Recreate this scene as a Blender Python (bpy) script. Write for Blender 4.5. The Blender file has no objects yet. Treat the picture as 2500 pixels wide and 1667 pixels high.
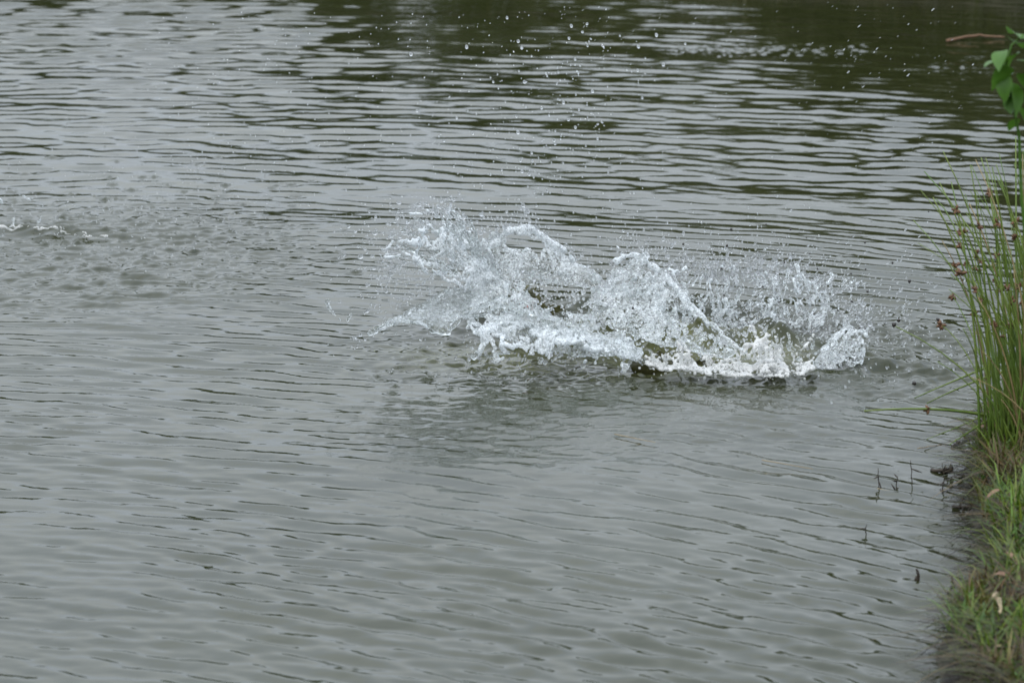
import bpy, math, random
import numpy as np
from mathutils import Vector

R_ = math.radians
SC = bpy.context.scene
COL = SC.collection
rng = np.random.default_rng(11)
random.seed(5)

# ------------------------------------------------------------------ camera, sky, sun, exposure
CAM_H, PITCH, HFOV = 2.5, R_(12.8), R_(15.6)
cam = bpy.data.cameras.new('camera')
camo = bpy.data.objects.new('camera', cam); COL.objects.link(camo); SC.camera = camo
camo.location = (0, 0, CAM_H); camo.rotation_euler = (R_(90) - PITCH, 0, 0)
cam.sensor_width = 36; cam.lens = 18 / math.tan(HFOV / 2)
cam.clip_start = 0.05; cam.clip_end = 2000
cam.dof.use_dof = True; cam.dof.focus_distance = 10.95; cam.dof.aperture_fstop = 6.0

SUN_EL, SUN_AZ = 52.0, 200.0            # behind the camera, a little to the left
w = bpy.data.worlds.new('World'); SC.world = w; w.use_nodes = True
nt = w.node_tree; nt.nodes.clear()
def N(t, **kw):
    n = nt.nodes.new(t)
    for k, v in kw.items(): setattr(n, k, v)
    return n
sky = N('ShaderNodeTexSky'); sky.sky_type = 'NISHITA'; sky.sun_disc = False
sky.sun_elevation = R_(SUN_EL); sky.sun_rotation = R_(SUN_AZ); sky.air_density = 1.2; sky.dust_density = 4.0
tc = N('ShaderNodeTexCoord')
mp = N('ShaderNodeMapping'); mp.inputs['Scale'].default_value = (1, 1, 2.5)
no = N('ShaderNodeTexNoise'); no.inputs['Scale'].default_value = 2.2; no.inputs['Detail'].default_value = 4
rp = N('ShaderNodeValToRGB')
rp.color_ramp.elements[0].position = .35; rp.color_ramp.elements[0].color = (9.5, 10.8, 13.1, 1)
rp.color_ramp.elements[1].position = .68; rp.color_ramp.elements[1].color = (12.1, 12.8, 13.3, 1)
mx = N('ShaderNodeMix', data_type='RGBA'); mx.inputs[0].default_value = .88
bg = N('ShaderNodeBackground'); bg.inputs[1].default_value = .105
wo = N('ShaderNodeOutputWorld')
L = nt.links.new
L(tc.outputs['Generated'], mp.inputs[0]); L(mp.outputs[0], no.inputs['Vector']); L(no.outputs['Fac'], rp.inputs[0])
L(sky.outputs[0], mx.inputs[6]); L(rp.outputs[0], mx.inputs[7]); 
sep = N('ShaderNodeSeparateXYZ'); L(tc.outputs['Generated'], sep.inputs[0])      # standard overcast sky: three times brighter overhead than at the horizon
mr = N('ShaderNodeMapRange'); mr.inputs['From Min'].default_value = 0; mr.inputs['From Max'].default_value = 1.0; mr.inputs['To Min'].default_value = .62; mr.inputs['To Max'].default_value = 1.80
L(sep.outputs['Z'], mr.inputs[0])
mm = N('ShaderNodeMix', data_type='RGBA', blend_type='MULTIPLY'); mm.inputs[0].default_value = 1
L(mx.outputs[2], mm.inputs[6]); L(mr.outputs[0], mm.inputs[7]); L(mm.outputs[2], bg.inputs[0]); L(bg.outputs[0], wo.inputs[0])

sl = bpy.data.lights.new('sun', 'SUN'); sl.energy = 0.8; sl.angle = R_(12); sl.color = (1, .97, .92)
so = bpy.data.objects.new('sun', sl); COL.objects.link(so)
_a, _e = R_(SUN_AZ), R_(SUN_EL)
sd = Vector((math.sin(_a) * math.cos(_e), math.cos(_a) * math.cos(_e), math.sin(_e)))
so.rotation_euler = sd.to_track_quat('Z', 'Y').to_euler(); so.location = (0, 0, 30)

SC.view_settings.view_transform = 'Standard'; SC.view_settings.look = 'None'
SC.view_settings.exposure = 0.33; SC.view_settings.gamma = 1
SC.render.engine = 'CYCLES'
cy = SC.cycles
cy.max_bounces = 14; cy.transmission_bounces = 12; cy.glossy_bounces = 5; cy.diffuse_bounces = 2; cy.transparent_max_bounces = 8
cy.caustics_reflective = False; cy.caustics_refractive = True; cy.blur_glossy = 0.3
cy.use_denoising = True; cy.sample_clamp_indirect = 6

# ------------------------------------------------------------------ helpers
TF = 36 / cam.lens / 2500.0
def ray(px, py):
    cx = (px - 1250) * TF; cyy = (833.5 - py) * TF
    return np.array([cx, math.cos(PITCH) + cyy * math.sin(PITCH), -math.sin(PITCH) + cyy * math.cos(PITCH)])
def G(px, py, z=0.0):
    d = ray(px, py); t = (z - CAM_H) / d[2]; p = d * t; return np.array([p[0], p[1], z])
def P(px, py, dep):
    d = ray(px, py); t = dep / d[1]; p = d * t; return np.array([p[0], dep, CAM_H + p[2]])

def _hash(*c):
    h = np.zeros_like(c[0], dtype=np.uint64)
    for k, a in zip((374761393, 668265263, 2147483647, 1274126177), c):
        h = h + a.astype(np.int64).astype(np.uint64) * np.uint64(k)
    h = (h ^ (h >> np.uint64(13))) * np.uint64(1274126177)
    h = (h ^ (h >> np.uint64(15))) * np.uint64(2246822519)
    h = h ^ (h >> np.uint64(16))
    return (h & np.uint64(0xFFFF)).astype(np.float64) / 65535.0
def vnoise(*c, seed=0):
    """value noise in 1-3 dimensions, -1..1"""
    c = [np.asarray(a, dtype=np.float64) for a in np.broadcast_arrays(*c)]
    i = [np.floor(a) for a in c]; f = [a - b for a, b in zip(c, i)]
    f = [a * a * a * (a * (a * 6 - 15) + 10) for a in f]
    s = np.full(c[0].shape, float(seed * 57 + 3))
    out = 0
    n = len(c)
    for m in range(1 << n):
        wgt = 1.0; idx = []
        for k in range(n):
            b = (m >> k) & 1
            wgt = wgt * (f[k] if b else 1 - f[k]); idx.append(i[k] + b)
        out = out + wgt * _hash(*idx, s)
    return out * 2 - 1
def fbm(*c, seed=0, octv=3):
    t = 0; a = 1; k = 1; tot = 0
    for o in range(octv):
        t = t + a * vnoise(*[q * k for q in c], seed=seed + o * 7); tot += a; a *= .5; k *= 2.03
    return t / tot
def sstep(a, b, x):
    t = np.clip((x - a) / (b - a), 0, 1); return t * t * (3 - 2 * t)

def mesh_np(name, V, F4=None, F3=None, smooth=True):
    """F4 / F3 arrays of quads / triangles"""
    me = bpy.data.meshes.new(name)
    V = np.asarray(V, dtype=np.float32)
    me.vertices.add(len(V)); me.vertices.foreach_set('co', V.ravel())
    li = []; st = []; tot = []
    o = 0
    if F4 is not None and len(F4):
        F4 = np.asarray(F4, dtype=np.int32); li.append(F4.ravel()); st.append(np.arange(len(F4)) * 4); tot.append(np.full(len(F4), 4)); o = F4.size
    if F3 is not None and len(F3):
        F3 = np.asarray(F3, dtype=np.int32); li.append(F3.ravel()); st.append(o + np.arange(len(F3)) * 3); tot.append(np.full(len(F3), 3))
    li = np.concatenate(li).astype(np.int32); st = np.concatenate(st).astype(np.int32); tot = np.concatenate(tot).astype(np.int32)
    me.loops.add(len(li)); me.loops.foreach_set('vertex_index', li)
    me.polygons.add(len(st)); me.polygons.foreach_set('loop_start', st); me.polygons.foreach_set('loop_total', tot)
    me.polygons.foreach_set('use_smooth', np.full(len(st), smooth, dtype=bool))
    me.update(calc_edges=True)
    return me
def fattr(me, name, vals):
    a = me.attributes.new(name, 'FLOAT', 'POINT'); a.data.foreach_set('value', np.asarray(vals, dtype=np.float32))
def cattr(me, name, vals):
    a = me.attributes.new(name, 'FLOAT_COLOR', 'POINT')
    v = np.ones((len(vals), 4), dtype=np.float32); v[:, :3] = vals
    a.data.foreach_set('color', v.ravel())
def link(name, me, mat=None, parent=None, loc=None):
    o = bpy.data.objects.new(name, me); COL.objects.link(o)
    if mat is not None and me is not None and not me.materials: me.materials.append(mat)
    if parent is not None: o.parent = parent
    if loc is not None: o.location = loc
    return o
def tag(o, label=None, cat=None, group=None, kind=None):
    if label: o['label'] = label
    if cat: o['category'] = cat
    if group: o['group'] = group
    if kind: o['kind'] = kind
    return o
def empty(name, loc=(0, 0, 0), rz=0.0):
    o = bpy.data.objects.new(name, None); COL.objects.link(o); o.location = loc; o.rotation_euler = (0, 0, rz); o.empty_display_size = .05
    return o

# ------------------------------------------------------------------ materials
def newmat(name):
    m = bpy.data.materials.new(name); m.use_nodes = True
    t = m.node_tree; t.nodes.clear()
    out = t.nodes.new('ShaderNodeOutputMaterial')
    return m, t, out
def nd(t, ty, **kw):
    n = t.nodes.new(ty)
    for k, v in kw.items(): setattr(n, k, v)
    return n
def noise_color_mat(name, c1, c2, scale=20, rough=.8, bump=0.0, c3=None, detail=5, spec=.4, sss=0.0, attr=None):
    m, t, out = newmat(name)
    b = nd(t, 'ShaderNodeBsdfPrincipled'); b.inputs['Roughness'].default_value = rough
    b.inputs['Specular IOR Level'].default_value = spec
    tcn = nd(t, 'ShaderNodeTexCoord'); n = nd(t, 'ShaderNodeTexNoise'); n.inputs['Scale'].default_value = scale; n.inputs['Detail'].default_value = detail
    t.links.new(tcn.outputs['Object'], n.inputs['Vector'])
    r = nd(t, 'ShaderNodeValToRGB')
    r.color_ramp.elements[0].position = .32; r.color_ramp.elements[0].color = (*c1, 1)
    r.color_ramp.elements[1].position = .68; r.color_ramp.elements[1].color = (*c2, 1)
    if c3: e = r.color_ramp.elements.new(.5); e.color = (*c3, 1)
    t.links.new(n.outputs['Fac'], r.inputs[0])
    src = r.outputs[0]
    if attr:
        a = nd(t, 'ShaderNodeAttribute'); a.attribute_name = attr
        mm = nd(t, 'ShaderNodeMix', data_type='RGBA', blend_type='MULTIPLY'); mm.inputs[0].default_value = 1
        t.links.new(a.outputs['Color'], mm.inputs[6]); t.links.new(src, mm.inputs[7]); src = mm.outputs[2]
    t.links.new(src, b.inputs['Base Color'])
    if bump:
        bp = nd(t, 'ShaderNodeBump'); bp.inputs['Strength'].default_value = bump; bp.inputs['Distance'].default_value = .02
        t.links.new(n.outputs['Fac'], bp.inputs['Height']); t.links.new(bp.outputs[0], b.inputs['Normal'])
    if sss:
        tr = nd(t, 'ShaderNodeBsdfTranslucent'); t.links.new(src, tr.inputs[0])
        ms = nd(t, 'ShaderNodeMixShader'); ms.inputs[0].default_value = sss
        t.links.new(b.outputs[0], ms.inputs[1]); t.links.new(tr.outputs[0], ms.inputs[2]); t.links.new(ms.outputs[0], out.inputs[0])
    else:
        t.links.new(b.outputs[0], out.inputs[0])
    return m

def make_water_mat():
    m, t, out = newmat('pond_water')
    b = nd(t, 'ShaderNodeBsdfPrincipled'); b.inputs['Roughness'].default_value = .035; b.inputs['IOR'].default_value = 1.333
    n = nd(t, 'ShaderNodeTexNoise'); n.inputs['Scale'].default_value = .9; n.inputs['Detail'].default_value = 3
    tcn = nd(t, 'ShaderNodeTexCoord'); t.links.new(tcn.outputs['Object'], n.inputs['Vector'])
    r = nd(t, 'ShaderNodeValToRGB')
    r.color_ramp.elements[0].position = .3; r.color_ramp.elements[0].color = (.016, .019, .006, 1)
    r.color_ramp.elements[1].position = .7; r.color_ramp.elements[1].color = (.023, .026, .010, 1)
    t.links.new(n.outputs['Fac'], r.inputs[0]); 
    sa = nd(t, 'ShaderNodeAttribute'); sa.attribute_name = 'silt_glow'          # stirred-up mud; light scattered inside the thrown water is painted in too
    sm = nd(t, 'ShaderNodeMix', data_type='RGBA'); sm.inputs[7].default_value = (.095, .098, .036, 1)
    t.links.new(sa.outputs['Fac'], sm.inputs[0]); t.links.new(r.outputs[0], sm.inputs[6]); t.links.new(sm.outputs[2], b.inputs['Base Color'])
    # fine capillary ripple below mesh resolution
    mp = nd(t, 'ShaderNodeMapping'); mp.inputs['Scale'].default_value = (22, 48, 1); mp.inputs['Rotation'].default_value = (0, 0, R_(-22))
    n2 = nd(t, 'ShaderNodeTexNoise'); n2.inputs['Scale'].default_value = 1; n2.inputs['Detail'].default_value = 2
    t.links.new(tcn.outputs['Object'], mp.inputs[0]); t.links.new(mp.outputs[0], n2.inputs['Vector'])
    n3 = nd(t, 'ShaderNodeTexNoise'); n3.inputs['Scale'].default_value = 1.3; n3.inputs['Detail'].default_value = 1
    t.links.new(tcn.outputs['Object'], n3.inputs['Vector'])
    mu = nd(t, 'ShaderNodeMath', operation='MULTIPLY'); t.links.new(n2.outputs['Fac'], mu.inputs[0]); t.links.new(n3.outputs['Fac'], mu.inputs[1])
    bp = nd(t, 'ShaderNodeBump'); bp.inputs['Strength'].default_value = .6; bp.inputs['Distance'].default_value = .0016
    t.links.new(mu.outputs[0], bp.inputs['Height']); t.links.new(bp.outputs[0], b.inputs['Normal'])
    t.links.new(b.outputs[0], out.inputs[0])
    return m
def make_splash_mat(name, k=1.0, olive=(.70, .73, .72)):
    """clear water with white aerated froth and painted glints where the mesh attribute foam is high"""
    m, t, out = newmat(name)
    g = nd(t, 'ShaderNodeBsdfGlass'); g.inputs['IOR'].default_value = 1.333; g.inputs['Roughness'].default_value = .06; g.inputs['Color'].default_value = (.97, .98, .975, 1)
    tcb = nd(t, 'ShaderNodeTexCoord'); nb_ = nd(t, 'ShaderNodeTexNoise'); nb_.inputs['Scale'].default_value = 130; nb_.inputs['Detail'].default_value = 2; nb_.inputs['Distortion'].default_value = .8
    t.links.new(tcb.outputs['Object'], nb_.inputs['Vector'])
    bpn = nd(t, 'ShaderNodeBump'); bpn.inputs['Strength'].default_value = .8; bpn.inputs['Distance'].default_value = .004
    t.links.new(nb_.outputs['Fac'], bpn.inputs['Height']); t.links.new(bpn.outputs[0], g.inputs['Normal'])
    d = nd(t, 'ShaderNodeBsdfDiffuse'); d.inputs[0].default_value = (*olive, 1)
    tr = nd(t, 'ShaderNodeBsdfTranslucent'); tr.inputs[0].default_value = (*olive, 1)
    f = nd(t, 'ShaderNodeMixShader'); f.inputs[0].default_value = .5
    t.links.new(d.outputs[0], f.inputs[1]); t.links.new(tr.outputs[0], f.inputs[2])
    a = nd(t, 'ShaderNodeAttribute'); a.attribute_name = 'foam'
    tcn = nd(t, 'ShaderNodeTexCoord'); n = nd(t, 'ShaderNodeTexNoise'); n.inputs['Scale'].default_value = 150; n.inputs['Detail'].default_value = 4; n.inputs['Distortion'].default_value = 1.2
    t.links.new(tcn.outputs['Object'], n.inputs['Vector'])
    th = nd(t, 'ShaderNodeMath', operation='MULTIPLY_ADD'); th.inputs[1].default_value = .40 * k; th.inputs[2].default_value = -.682     # froth breaks into white flecks and threads that also paint in glints
    t.links.new(a.outputs['Fac'], th.inputs[0])
    ad = nd(t, 'ShaderNodeMath', operation='ADD'); t.links.new(n.outputs['Fac'], ad.inputs[0]); t.links.new(th.outputs[0], ad.inputs[1])
    mu2 = nd(t, 'ShaderNodeMath', operation='MULTIPLY_ADD'); mu2.inputs[1].default_value = 6.0; mu2.inputs[2].default_value = .10; mu2.use_clamp = True
    t.links.new(ad.outputs[0], mu2.inputs[0])
    ms = nd(t, 'ShaderNodeMixShader'); t.links.new(mu2.outputs[0], ms.inputs[0])
    t.links.new(g.outputs[0], ms.inputs[1]); t.links.new(f.outputs[0], ms.inputs[2])
    t.links.new(ms.outputs[0], out.inputs[0])
    return m
M_WATER = make_water_mat()
M_SPLASH = make_splash_mat('splash_water', 1.0, (.80, .83, .84))
M_FOAM = make_splash_mat('froth', 1.0, (.76, .76, .74))
def make_drop_mat():
    m, t, out = newmat('clear_drop')
    g = nd(t, 'ShaderNodeBsdfGlass'); g.inputs['IOR'].default_value = 1.333; g.inputs['Roughness'].default_value = .0
    d = nd(t, 'ShaderNodeBsdfTranslucent'); d.inputs[0].default_value = (.8, .82, .82, 1)
    ms = nd(t, 'ShaderNodeMixShader'); ms.inputs[0].default_value = .28
    t.links.new(g.outputs[0], ms.inputs[1]); t.links.new(d.outputs[0], ms.inputs[2]); t.links.new(ms.outputs[0], out.inputs[0])
    return m
M_DROP = make_drop_mat()
M_MUD = noise_color_mat('wet_mud', (.012, .010, .008), (.035, .030, .024), 60, .4)
M_SOIL = noise_color_mat('bank_soil', (.014, .011, .008), (.045, .034, .020), 9, .85, .6, (.035, .032, .016))
M_BLADE = noise_color_mat('grass_blade', (.75, .75, .75), (1.1, 1.1, 1.1), 4, .45, 0, None, 2, .4, .35, 'tint')
M_STEM = noise_color_mat('rush_stem', (.070, .130, .016), (.150, .195, .032), 6, .5, 0, None, 3, .4, .15)
M_STEM_DRY = noise_color_mat('dry_stem', (.16, .12, .05), (.26, .20, .09), 8, .6)
M_SEED = noise_color_mat('seed_head', (.070, .034, .016), (.13, .065, .030), 90, .7)
M_LEAF = noise_color_mat('broad_leaf', (.05, .13, .012), (.085, .18, .022), 12, .45, 0, None, 3, .4, .35)
M_STRAW = noise_color_mat('straw', (.22, .16, .09), (.34, .27, .16), 20, .6)
M_TWIG = noise_color_mat('dark_twig', (.018, .014, .010), (.05, .038, .024), 30, .7)
M_DEADLEAF = noise_color_mat('dead_leaf', (.12, .065, .035), (.21, .125, .075), 15, .7)
M_BARK = noise_color_mat('bark', (.04, .03, .02), (.09, .07, .05), 14, .85, .5)
M_CROWN = noise_color_mat('shrub_leaves', (.8, .8, .8), (1.1, 1.1, 1.1), 3, .5, 0, None, 2, .4, .25, 'tint')
M_FISH = noise_color_mat('fish_scales', (.030, .032, .011), (.065, .062, .020), 55, .25, .3)
M_FIN = noise_color_mat('red_fin', (.20, .035, .02), (.34, .08, .05), 30, .4)
M_SCUM = noise_color_mat('pale_scum', (.30, .31, .30), (.55, .56, .55), 30, .6)

# ------------------------------------------------------------------ pond outline, ground, water
shore_px = [(2300, 1667), (2290, 1600), (2305, 1565), (2375, 1535), (2410, 1480), (2400, 1400), (2385, 1320), (2362, 1220), (2365, 1140), (2398, 1080), (2450, 1040), (2500, 1005)]
shore = [tuple(G(*p)[:2]) for p in shore_px]
POND = [(1.05, 6.6), (.95, 5.2), (.8, 3.6)][::-1] + shore + [(1.75, 10.6), (2.1, 11.4), (2.55, 12.4), (2.9, 14), (3.0, 16.2), (2.9, 18.4), (2.3, 19.5), (.8, 20.3), (-1.5, 21.6), (-5, 24), (-12, 28), (-18, 20), (-16, 8), (-9, 3.2), (-3, 2.9)]
POND = np.array(POND)
def pond_sd(x, y):
    """signed distance, positive outside the pond"""
    d = np.full(x.shape, 1e9); ins = np.zeros(x.shape, bool)
    n = len(POND)
    for i in range(n):
        a = POND[i]; b = POND[(i + 1) % n]; e = b - a
        wx = x - a[0]; wy = y - a[1]
        t = np.clip((wx * e[0] + wy * e[1]) / (e @ e), 0, 1)
        d = np.minimum(d, np.hypot(wx - t * e[0], wy - t * e[1]))
        c = ((a[1] > y) != (b[1] > y))
        with np.errstate(divide='ignore', invalid='ignore'):
            xi = (b[0] - a[0]) * (y - a[1]) / (b[1] - a[1] + 1e-12) + a[0]
        ins ^= c & (x < xi)
    return np.where(ins, -d, d)
def ground_z(x, y):
    d = pond_sd(x, y)
    nz = fbm(x * 1.3, y * 1.3, seed=4, octv=3)
    fine = fbm(x * 9, y * 9, seed=8, octv=2)
    up = .01 + .12 * sstep(-.005, .05, d) + .16 * sstep(.1, .9, d) + .55 * sstep(1.5, 9, d) + nz * .06 * sstep(.05, .8, d) + fine * .025 * sstep(0, .1, d)
    up = up + .25 * sstep(.05, .7, d) * sstep(17, 19, y)
    up = up + 1.0 * sstep(2.5, -1, y) * sstep(0, 2, d)
    dn = -.7 * sstep(0, 1.6, -d) - .01
    return np.where(d > 0, up, dn)
def axis(*segs):
    out = [segs[0][0]]
    for a, b, s in segs:
        n = max(1, int(round((b - a) / s))); out += list(a + (b - a) * (np.arange(n) + 1) / n)
    return np.array(out)
def grid_mesh(name, xs, ys, zf):
    X, Y = np.meshgrid(xs, ys); Z = zf(X, Y)
    V = np.stack([X, Y, Z], -1).reshape(-1, 3)
    ny, nx = X.shape
    i = (np.arange(ny - 1)[:, None] * nx + np.arange(nx - 1)[None]).ravel()
    return mesh_np(name, V, np.stack([i, i + 1, i + nx + 1, i + nx], 1))
gx = axis((-420, -60, 40), (-60, -20, 5), (-20, .8, 1.3), (.8, 2.2, .02), (2.2, 4, .1), (4, 20, 1.6), (20, 60, 5), (60, 420, 40))
gy = axis((-300, -40, 40), (-40, 0, 5), (0, 7.2, .4), (7.2, 10.8, .025), (10.8, 24, .2), (24, 60, 3), (60, 700, 60))
tag(link('ground', grid_mesh('ground', gx, gy, ground_z), M_SOIL), 'dark earth bank and pond bed sloping to the water', 'ground', kind='structure')

# --- wave field
def make_waves():
    W = []
    r = np.random.default_rng(3)
    def add(n, lam, dl, slope, spread, zone, cen=(-3.0, 3.8)):
        for _ in range(n):
            l = lam * math.exp(r.normal(0, dl)); a = r.normal(0, spread)
            # rotate the source about the middle of the frame to spread directions
            c, s = math.cos(a), math.sin(a); vx, vy = cen[0] - 0, cen[1] - 10
            W.append((l, slope / math.sqrt(n) * l / (2 * math.pi), (c * vx - s * vy, 10 + s * vx + c * vy), r.uniform(0, 6.283), zone))
    add(24, .070, .17, .115, .22, 'near')
    add(16, .100, .15, .130, .18, 'near')
    add(22, .112, .18, .088, .38, 'far')
    add(16, .170, .2, .074, .40, 'far')
    add(8, .11, .2, .04, .35, 'far')
    add(16, .13, .3, .055, 1.2, 'far')
    add(10, .065, .2, .035, .9, 'near')
    add(6, .75, .2, .020, .3, 'all')
    return W
WAVES = make_waves()
SPC = np.array([.42, 10.75])               # middle of the splash on the water
LSC = np.array([-1.42, 12.6])              # small splash at the left
bump_r = np.random.default_rng(21)
POCKS = []
for _ in range(210):                        # drop rings in front of and around the splash
    p = G(bump_r.uniform(900, 2330), 905 + abs(bump_r.normal(0, 38)) if bump_r.random() < .6 else bump_r.uniform(600, 950))
    POCKS.append((p[0], p[1], bump_r.uniform(.008, .02), bump_r.uniform(.002, .007)))
for _ in range(230):
    p = G(bump_r.normal(300, 230), bump_r.normal(555, 85))
    POCKS.append((p[0], p[1], bump_r.uniform(.010, .028), bump_r.uniform(.002, .008)))
for _ in range(150):                        # broken water in front of the far bank
    if bump_r.random() < .65: p = G(bump_r.uniform(1640, 2120), bump_r.normal(122, 7))
    else: p = G(bump_r.uniform(2270, 2480), bump_r.normal(160, 12))
    POCKS.append((p[0], p[1], bump_r.uniform(.012, .03), bump_r.uniform(.002, .005)))
HUMPS = [  # px, py of the foot on the water, half widths x y, height: swells of green water thrown up under the splash
    (1420, 845, .16, .07, .075), (1690, 862, .17, .075, .085), (1330, 872, .13, .05, .04), (1880, 845, .10, .07, .055),
    (1480, 880, .12, .04, .035), (1560, 770, .30, .12, .06), (2050, 890, .15, .06, .03), (1250, 800, .15, .1, .05), (2150, 905, .14, .035, .022), (2260, 925, .09, .03, .02)]
def water_z(X, Y):
    Z = np.zeros(X.shape)
    nearm = sstep(14.2, 11.2, Y); farm = 1 - nearm
    # calmer sheet just in front of the splash
    calm = 1 - .12 * np.exp(-(((X - .0) / 1.3) ** 2 + ((Y - 9.75) / .75) ** 2))
    modn = .35 + .75 * sstep(-.55, .75, fbm(X * .8 + 3, Y * .5, seed=31, octv=2))
    modf = .45 + .75 * sstep(-.5, .7, fbm(X * .5 + 9, Y * .28, seed=37, octv=2))
    wx = fbm(X * 1.1, Y * .8, seed=41, octv=2) * .05; wy = fbm(X * 1.1, Y * .8, seed=43, octv=2) * .05
    def train(zone, sx, sy):
        z = np.zeros(X.shape)
        for l, a, c, ph, zo in WAVES:
            if zo == zone: z += a * np.cos(np.hypot(X + wx - c[0] - sx, Y + wy - c[1] - sy) * (2 * math.pi / l) + ph)
        return z
    zn = train('near', 0, 0); zn = train('near', zn * .4, zn * 1.2)   # lean the crests: broad near face, short steep far face
    zf = train('far', 0, 0); zf = train('far', zf * .4, zf * 1.2)
    Z = train('all', 0, 0)
    Z = Z + zn * nearm * modn * calm * (1 + .55 * sstep(9.8, 8.2, Y)) + zf * farm * modf * (1 - .35 * np.exp(-((Y - 12.5) / 1.0) ** 2))
    # chop near the splashes
    ds = np.hypot((X - SPC[0] - .15) / 1.05, (Y - SPC[1] - .15) / .62); ch = sstep(1.25, .55, ds)
    dr = np.hypot((X - 1.12) / .42, (Y - 10.75) / .55); ch = np.maximum(ch, sstep(1.2, .5, dr))
    dl = np.hypot((X - LSC[0] + .0) / .95, (Y - LSC[1] + .3) / 1.15); chl = sstep(1.15, .3, dl)
    cc = fbm(X * 17, Y * 22, seed=51, octv=3)
    rid = 1 - 2 * np.abs(fbm(X * 13 + 4, Y * 17, seed=53, octv=2))
    Z = Z + ch * (cc * .011 + rid * .006) + chl * (cc * .008 + rid * .004)
    fr = np.exp(-(((X - .15) / .85) ** 2 + ((Y - 9.95) / .42) ** 2))        # lapping wavelets just in front of the splash
    Z = Z + fr * .0022 * fbm(X * 24, Y * 30, seed=57, octv=2)
    for px, py, hx, hy, hh in HUMPS:
        p = G(px, py)
        q = ((X - p[0]) / hx) ** 2 + ((Y - p[1] - .04) / hy) ** 2
        mk = q < 9
        Z[mk] += hh * np.exp(-q[mk]) * (1 + .35 * cc[mk])
    # wave crest at the left splash
    p = G(110, 565); q = ((X - p[0]) / .30) ** 2 + ((Y - p[1] + .25 * (X - p[0])) / .06) ** 2
    Z += .028 * np.exp(-q)
    for x, y, s, h in POCKS:
        q2 = (X - x) ** 2 + (Y - y) ** 2
        mk = q2 < (s * 3.2) ** 2
        rr = np.sqrt(q2[mk])
        Z[mk] += h * np.exp(-(rr / s) ** 2 * .8) * np.cos(rr / s * 2.2)
    return Z
wxs = axis((-60, -20, 8), (-20, -5, 1.2), (-5, -2.75, .12), (-2.75, -1.6, .013), (-1.6, 1.6, .0078), (1.6, 2.75, .013), (2.75, 6, .15), (6, 20, 2))
wys = [0.0, 1.5, 3, 4, 5, 5.7, 6.2, 6.6, 6.9, 7.1, 7.25]
y = 7.3
while y < 19.9:
    wys.append(y); y += .0072 * (y / 9.5) ** 1.1
wys = np.array(wys + list(np.linspace(20, 24, 30)) + [27, 32, 40])
def water_clip(X, Y):
    far = sstep(-.02, .25, pond_sd(X, Y))       # tuck the sheet under the bank
    return water_z(X, Y) * (1 - far) - far * .02
water_me = grid_mesh('water', wxs, wys, water_clip)
_co = np.empty(len(water_me.vertices) * 3, np.float32); water_me.vertices.foreach_get('co', _co); _co = _co.reshape(-1, 3)
_q = ((_co[:, 0] - .30) / .62) ** 2 + ((_co[:, 1] - 10.78) / .24) ** 2
fattr(water_me, 'silt_glow', np.exp(-_q ** 2) * (.65 + .5 * fbm(_co[:, 0] * 8, _co[:, 1] * 8, seed=98, octv=2)))  # paler body colour: stirred mud plus painted-in light of the churned water
tag(link('water', water_me, M_WATER), 'rippled grey pond water', 'water', kind='structure')

# ------------------------------------------------------------------ far bank vegetation (shows as the dark reflections)
def leaf_cloud(name, n, rx, ry, h, z0, size, cols, seed, clump=1.0):
    """crown of many small diamond leaves around a few dozen twig ends"""
    r = np.random.default_rng(seed)
    k = 46
    cc = r.normal(size=(k, 3)); cc /= np.linalg.norm(cc, axis=1)[:, None]
    cc *= r.uniform(.35, 1, k)[:, None] ** .6
    cc = cc * [rx, ry, h / 2] * (.8) + [0, 0, z0 + h / 2]
    own = r.integers(0, k, n)
    p = cc[own] + r.normal(size=(n, 3)) * np.array([rx, ry, h * .5]) * .17 * clump
    a = r.normal(size=(n, 3)); a /= np.linalg.norm(a, axis=1)[:, None]
    b = np.cross(a, r.normal(size=(n, 3))); b /= np.linalg.norm(b, axis=1)[:, None]
    s = size * r.uniform(.6, 1.3, n)[:, None]
    V = np.stack([p - a * s, p + b * s * .45, p + a * s, p - b * s * .45], 1).reshape(-1, 3)
    F = np.arange(n * 4).reshape(n, 4)
    me = mesh_np(name, V, F, smooth=False)
    c1, c2 = np.array(cols[0]), np.array(cols[1])
    t = (r.random(k)[own] * .6 + r.random(n) * .4)[:, None]
    cattr(me, 'tint', np.repeat(c1 * (1 - t) + c2 * t, 4, axis=0))
    return me
def tube(pts, rad, sides=5, cap=True):
    """tapered tube through pts -> verts, quads, tris"""
    pts = np.asarray(pts, float); n = len(pts)
    rad = np.broadcast_to(np.asarray(rad, float), (n,))
    T = np.gradient(pts, axis=0); T /= np.linalg.norm(T, axis=1)[:, None] + 1e-12
    ref = np.array([0, 0, 1.0]) if abs(T[0, 2]) < .9 else np.array([1.0, 0, 0])
    A = np.cross(T, ref); A /= np.linalg.norm(A, axis=1)[:, None] + 1e-12; B = np.cross(T, A)
    th = np.arange(sides) * 2 * math.pi / sides
    V = pts[:, None] + rad[:, None, None] * (np.cos(th)[None, :, None] * A[:, None] + np.sin(th)[None, :, None] * B[:, None])
    V = V.reshape(-1, 3)
    i = np.arange(n - 1)[:, None] * sides; j = np.arange(sides)[None]; j2 = (j + 1) % sides
    F4 = np.stack([i + j, i + j2, i + sides + j2, i + sides + j], -1).reshape(-1, 4)
    F3 = []
    if cap:
        V = np.vstack([V, pts[0], pts[-1]]); c0 = n * sides
        for q in range(sides):
            F3.append((c0, (q + 1) % sides, q)); F3.append((c0 + 1, (n - 1) * sides + q, (n - 1) * sides + (q + 1) % sides))
    return V, F4, np.array(F3) if F3 else None
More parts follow.
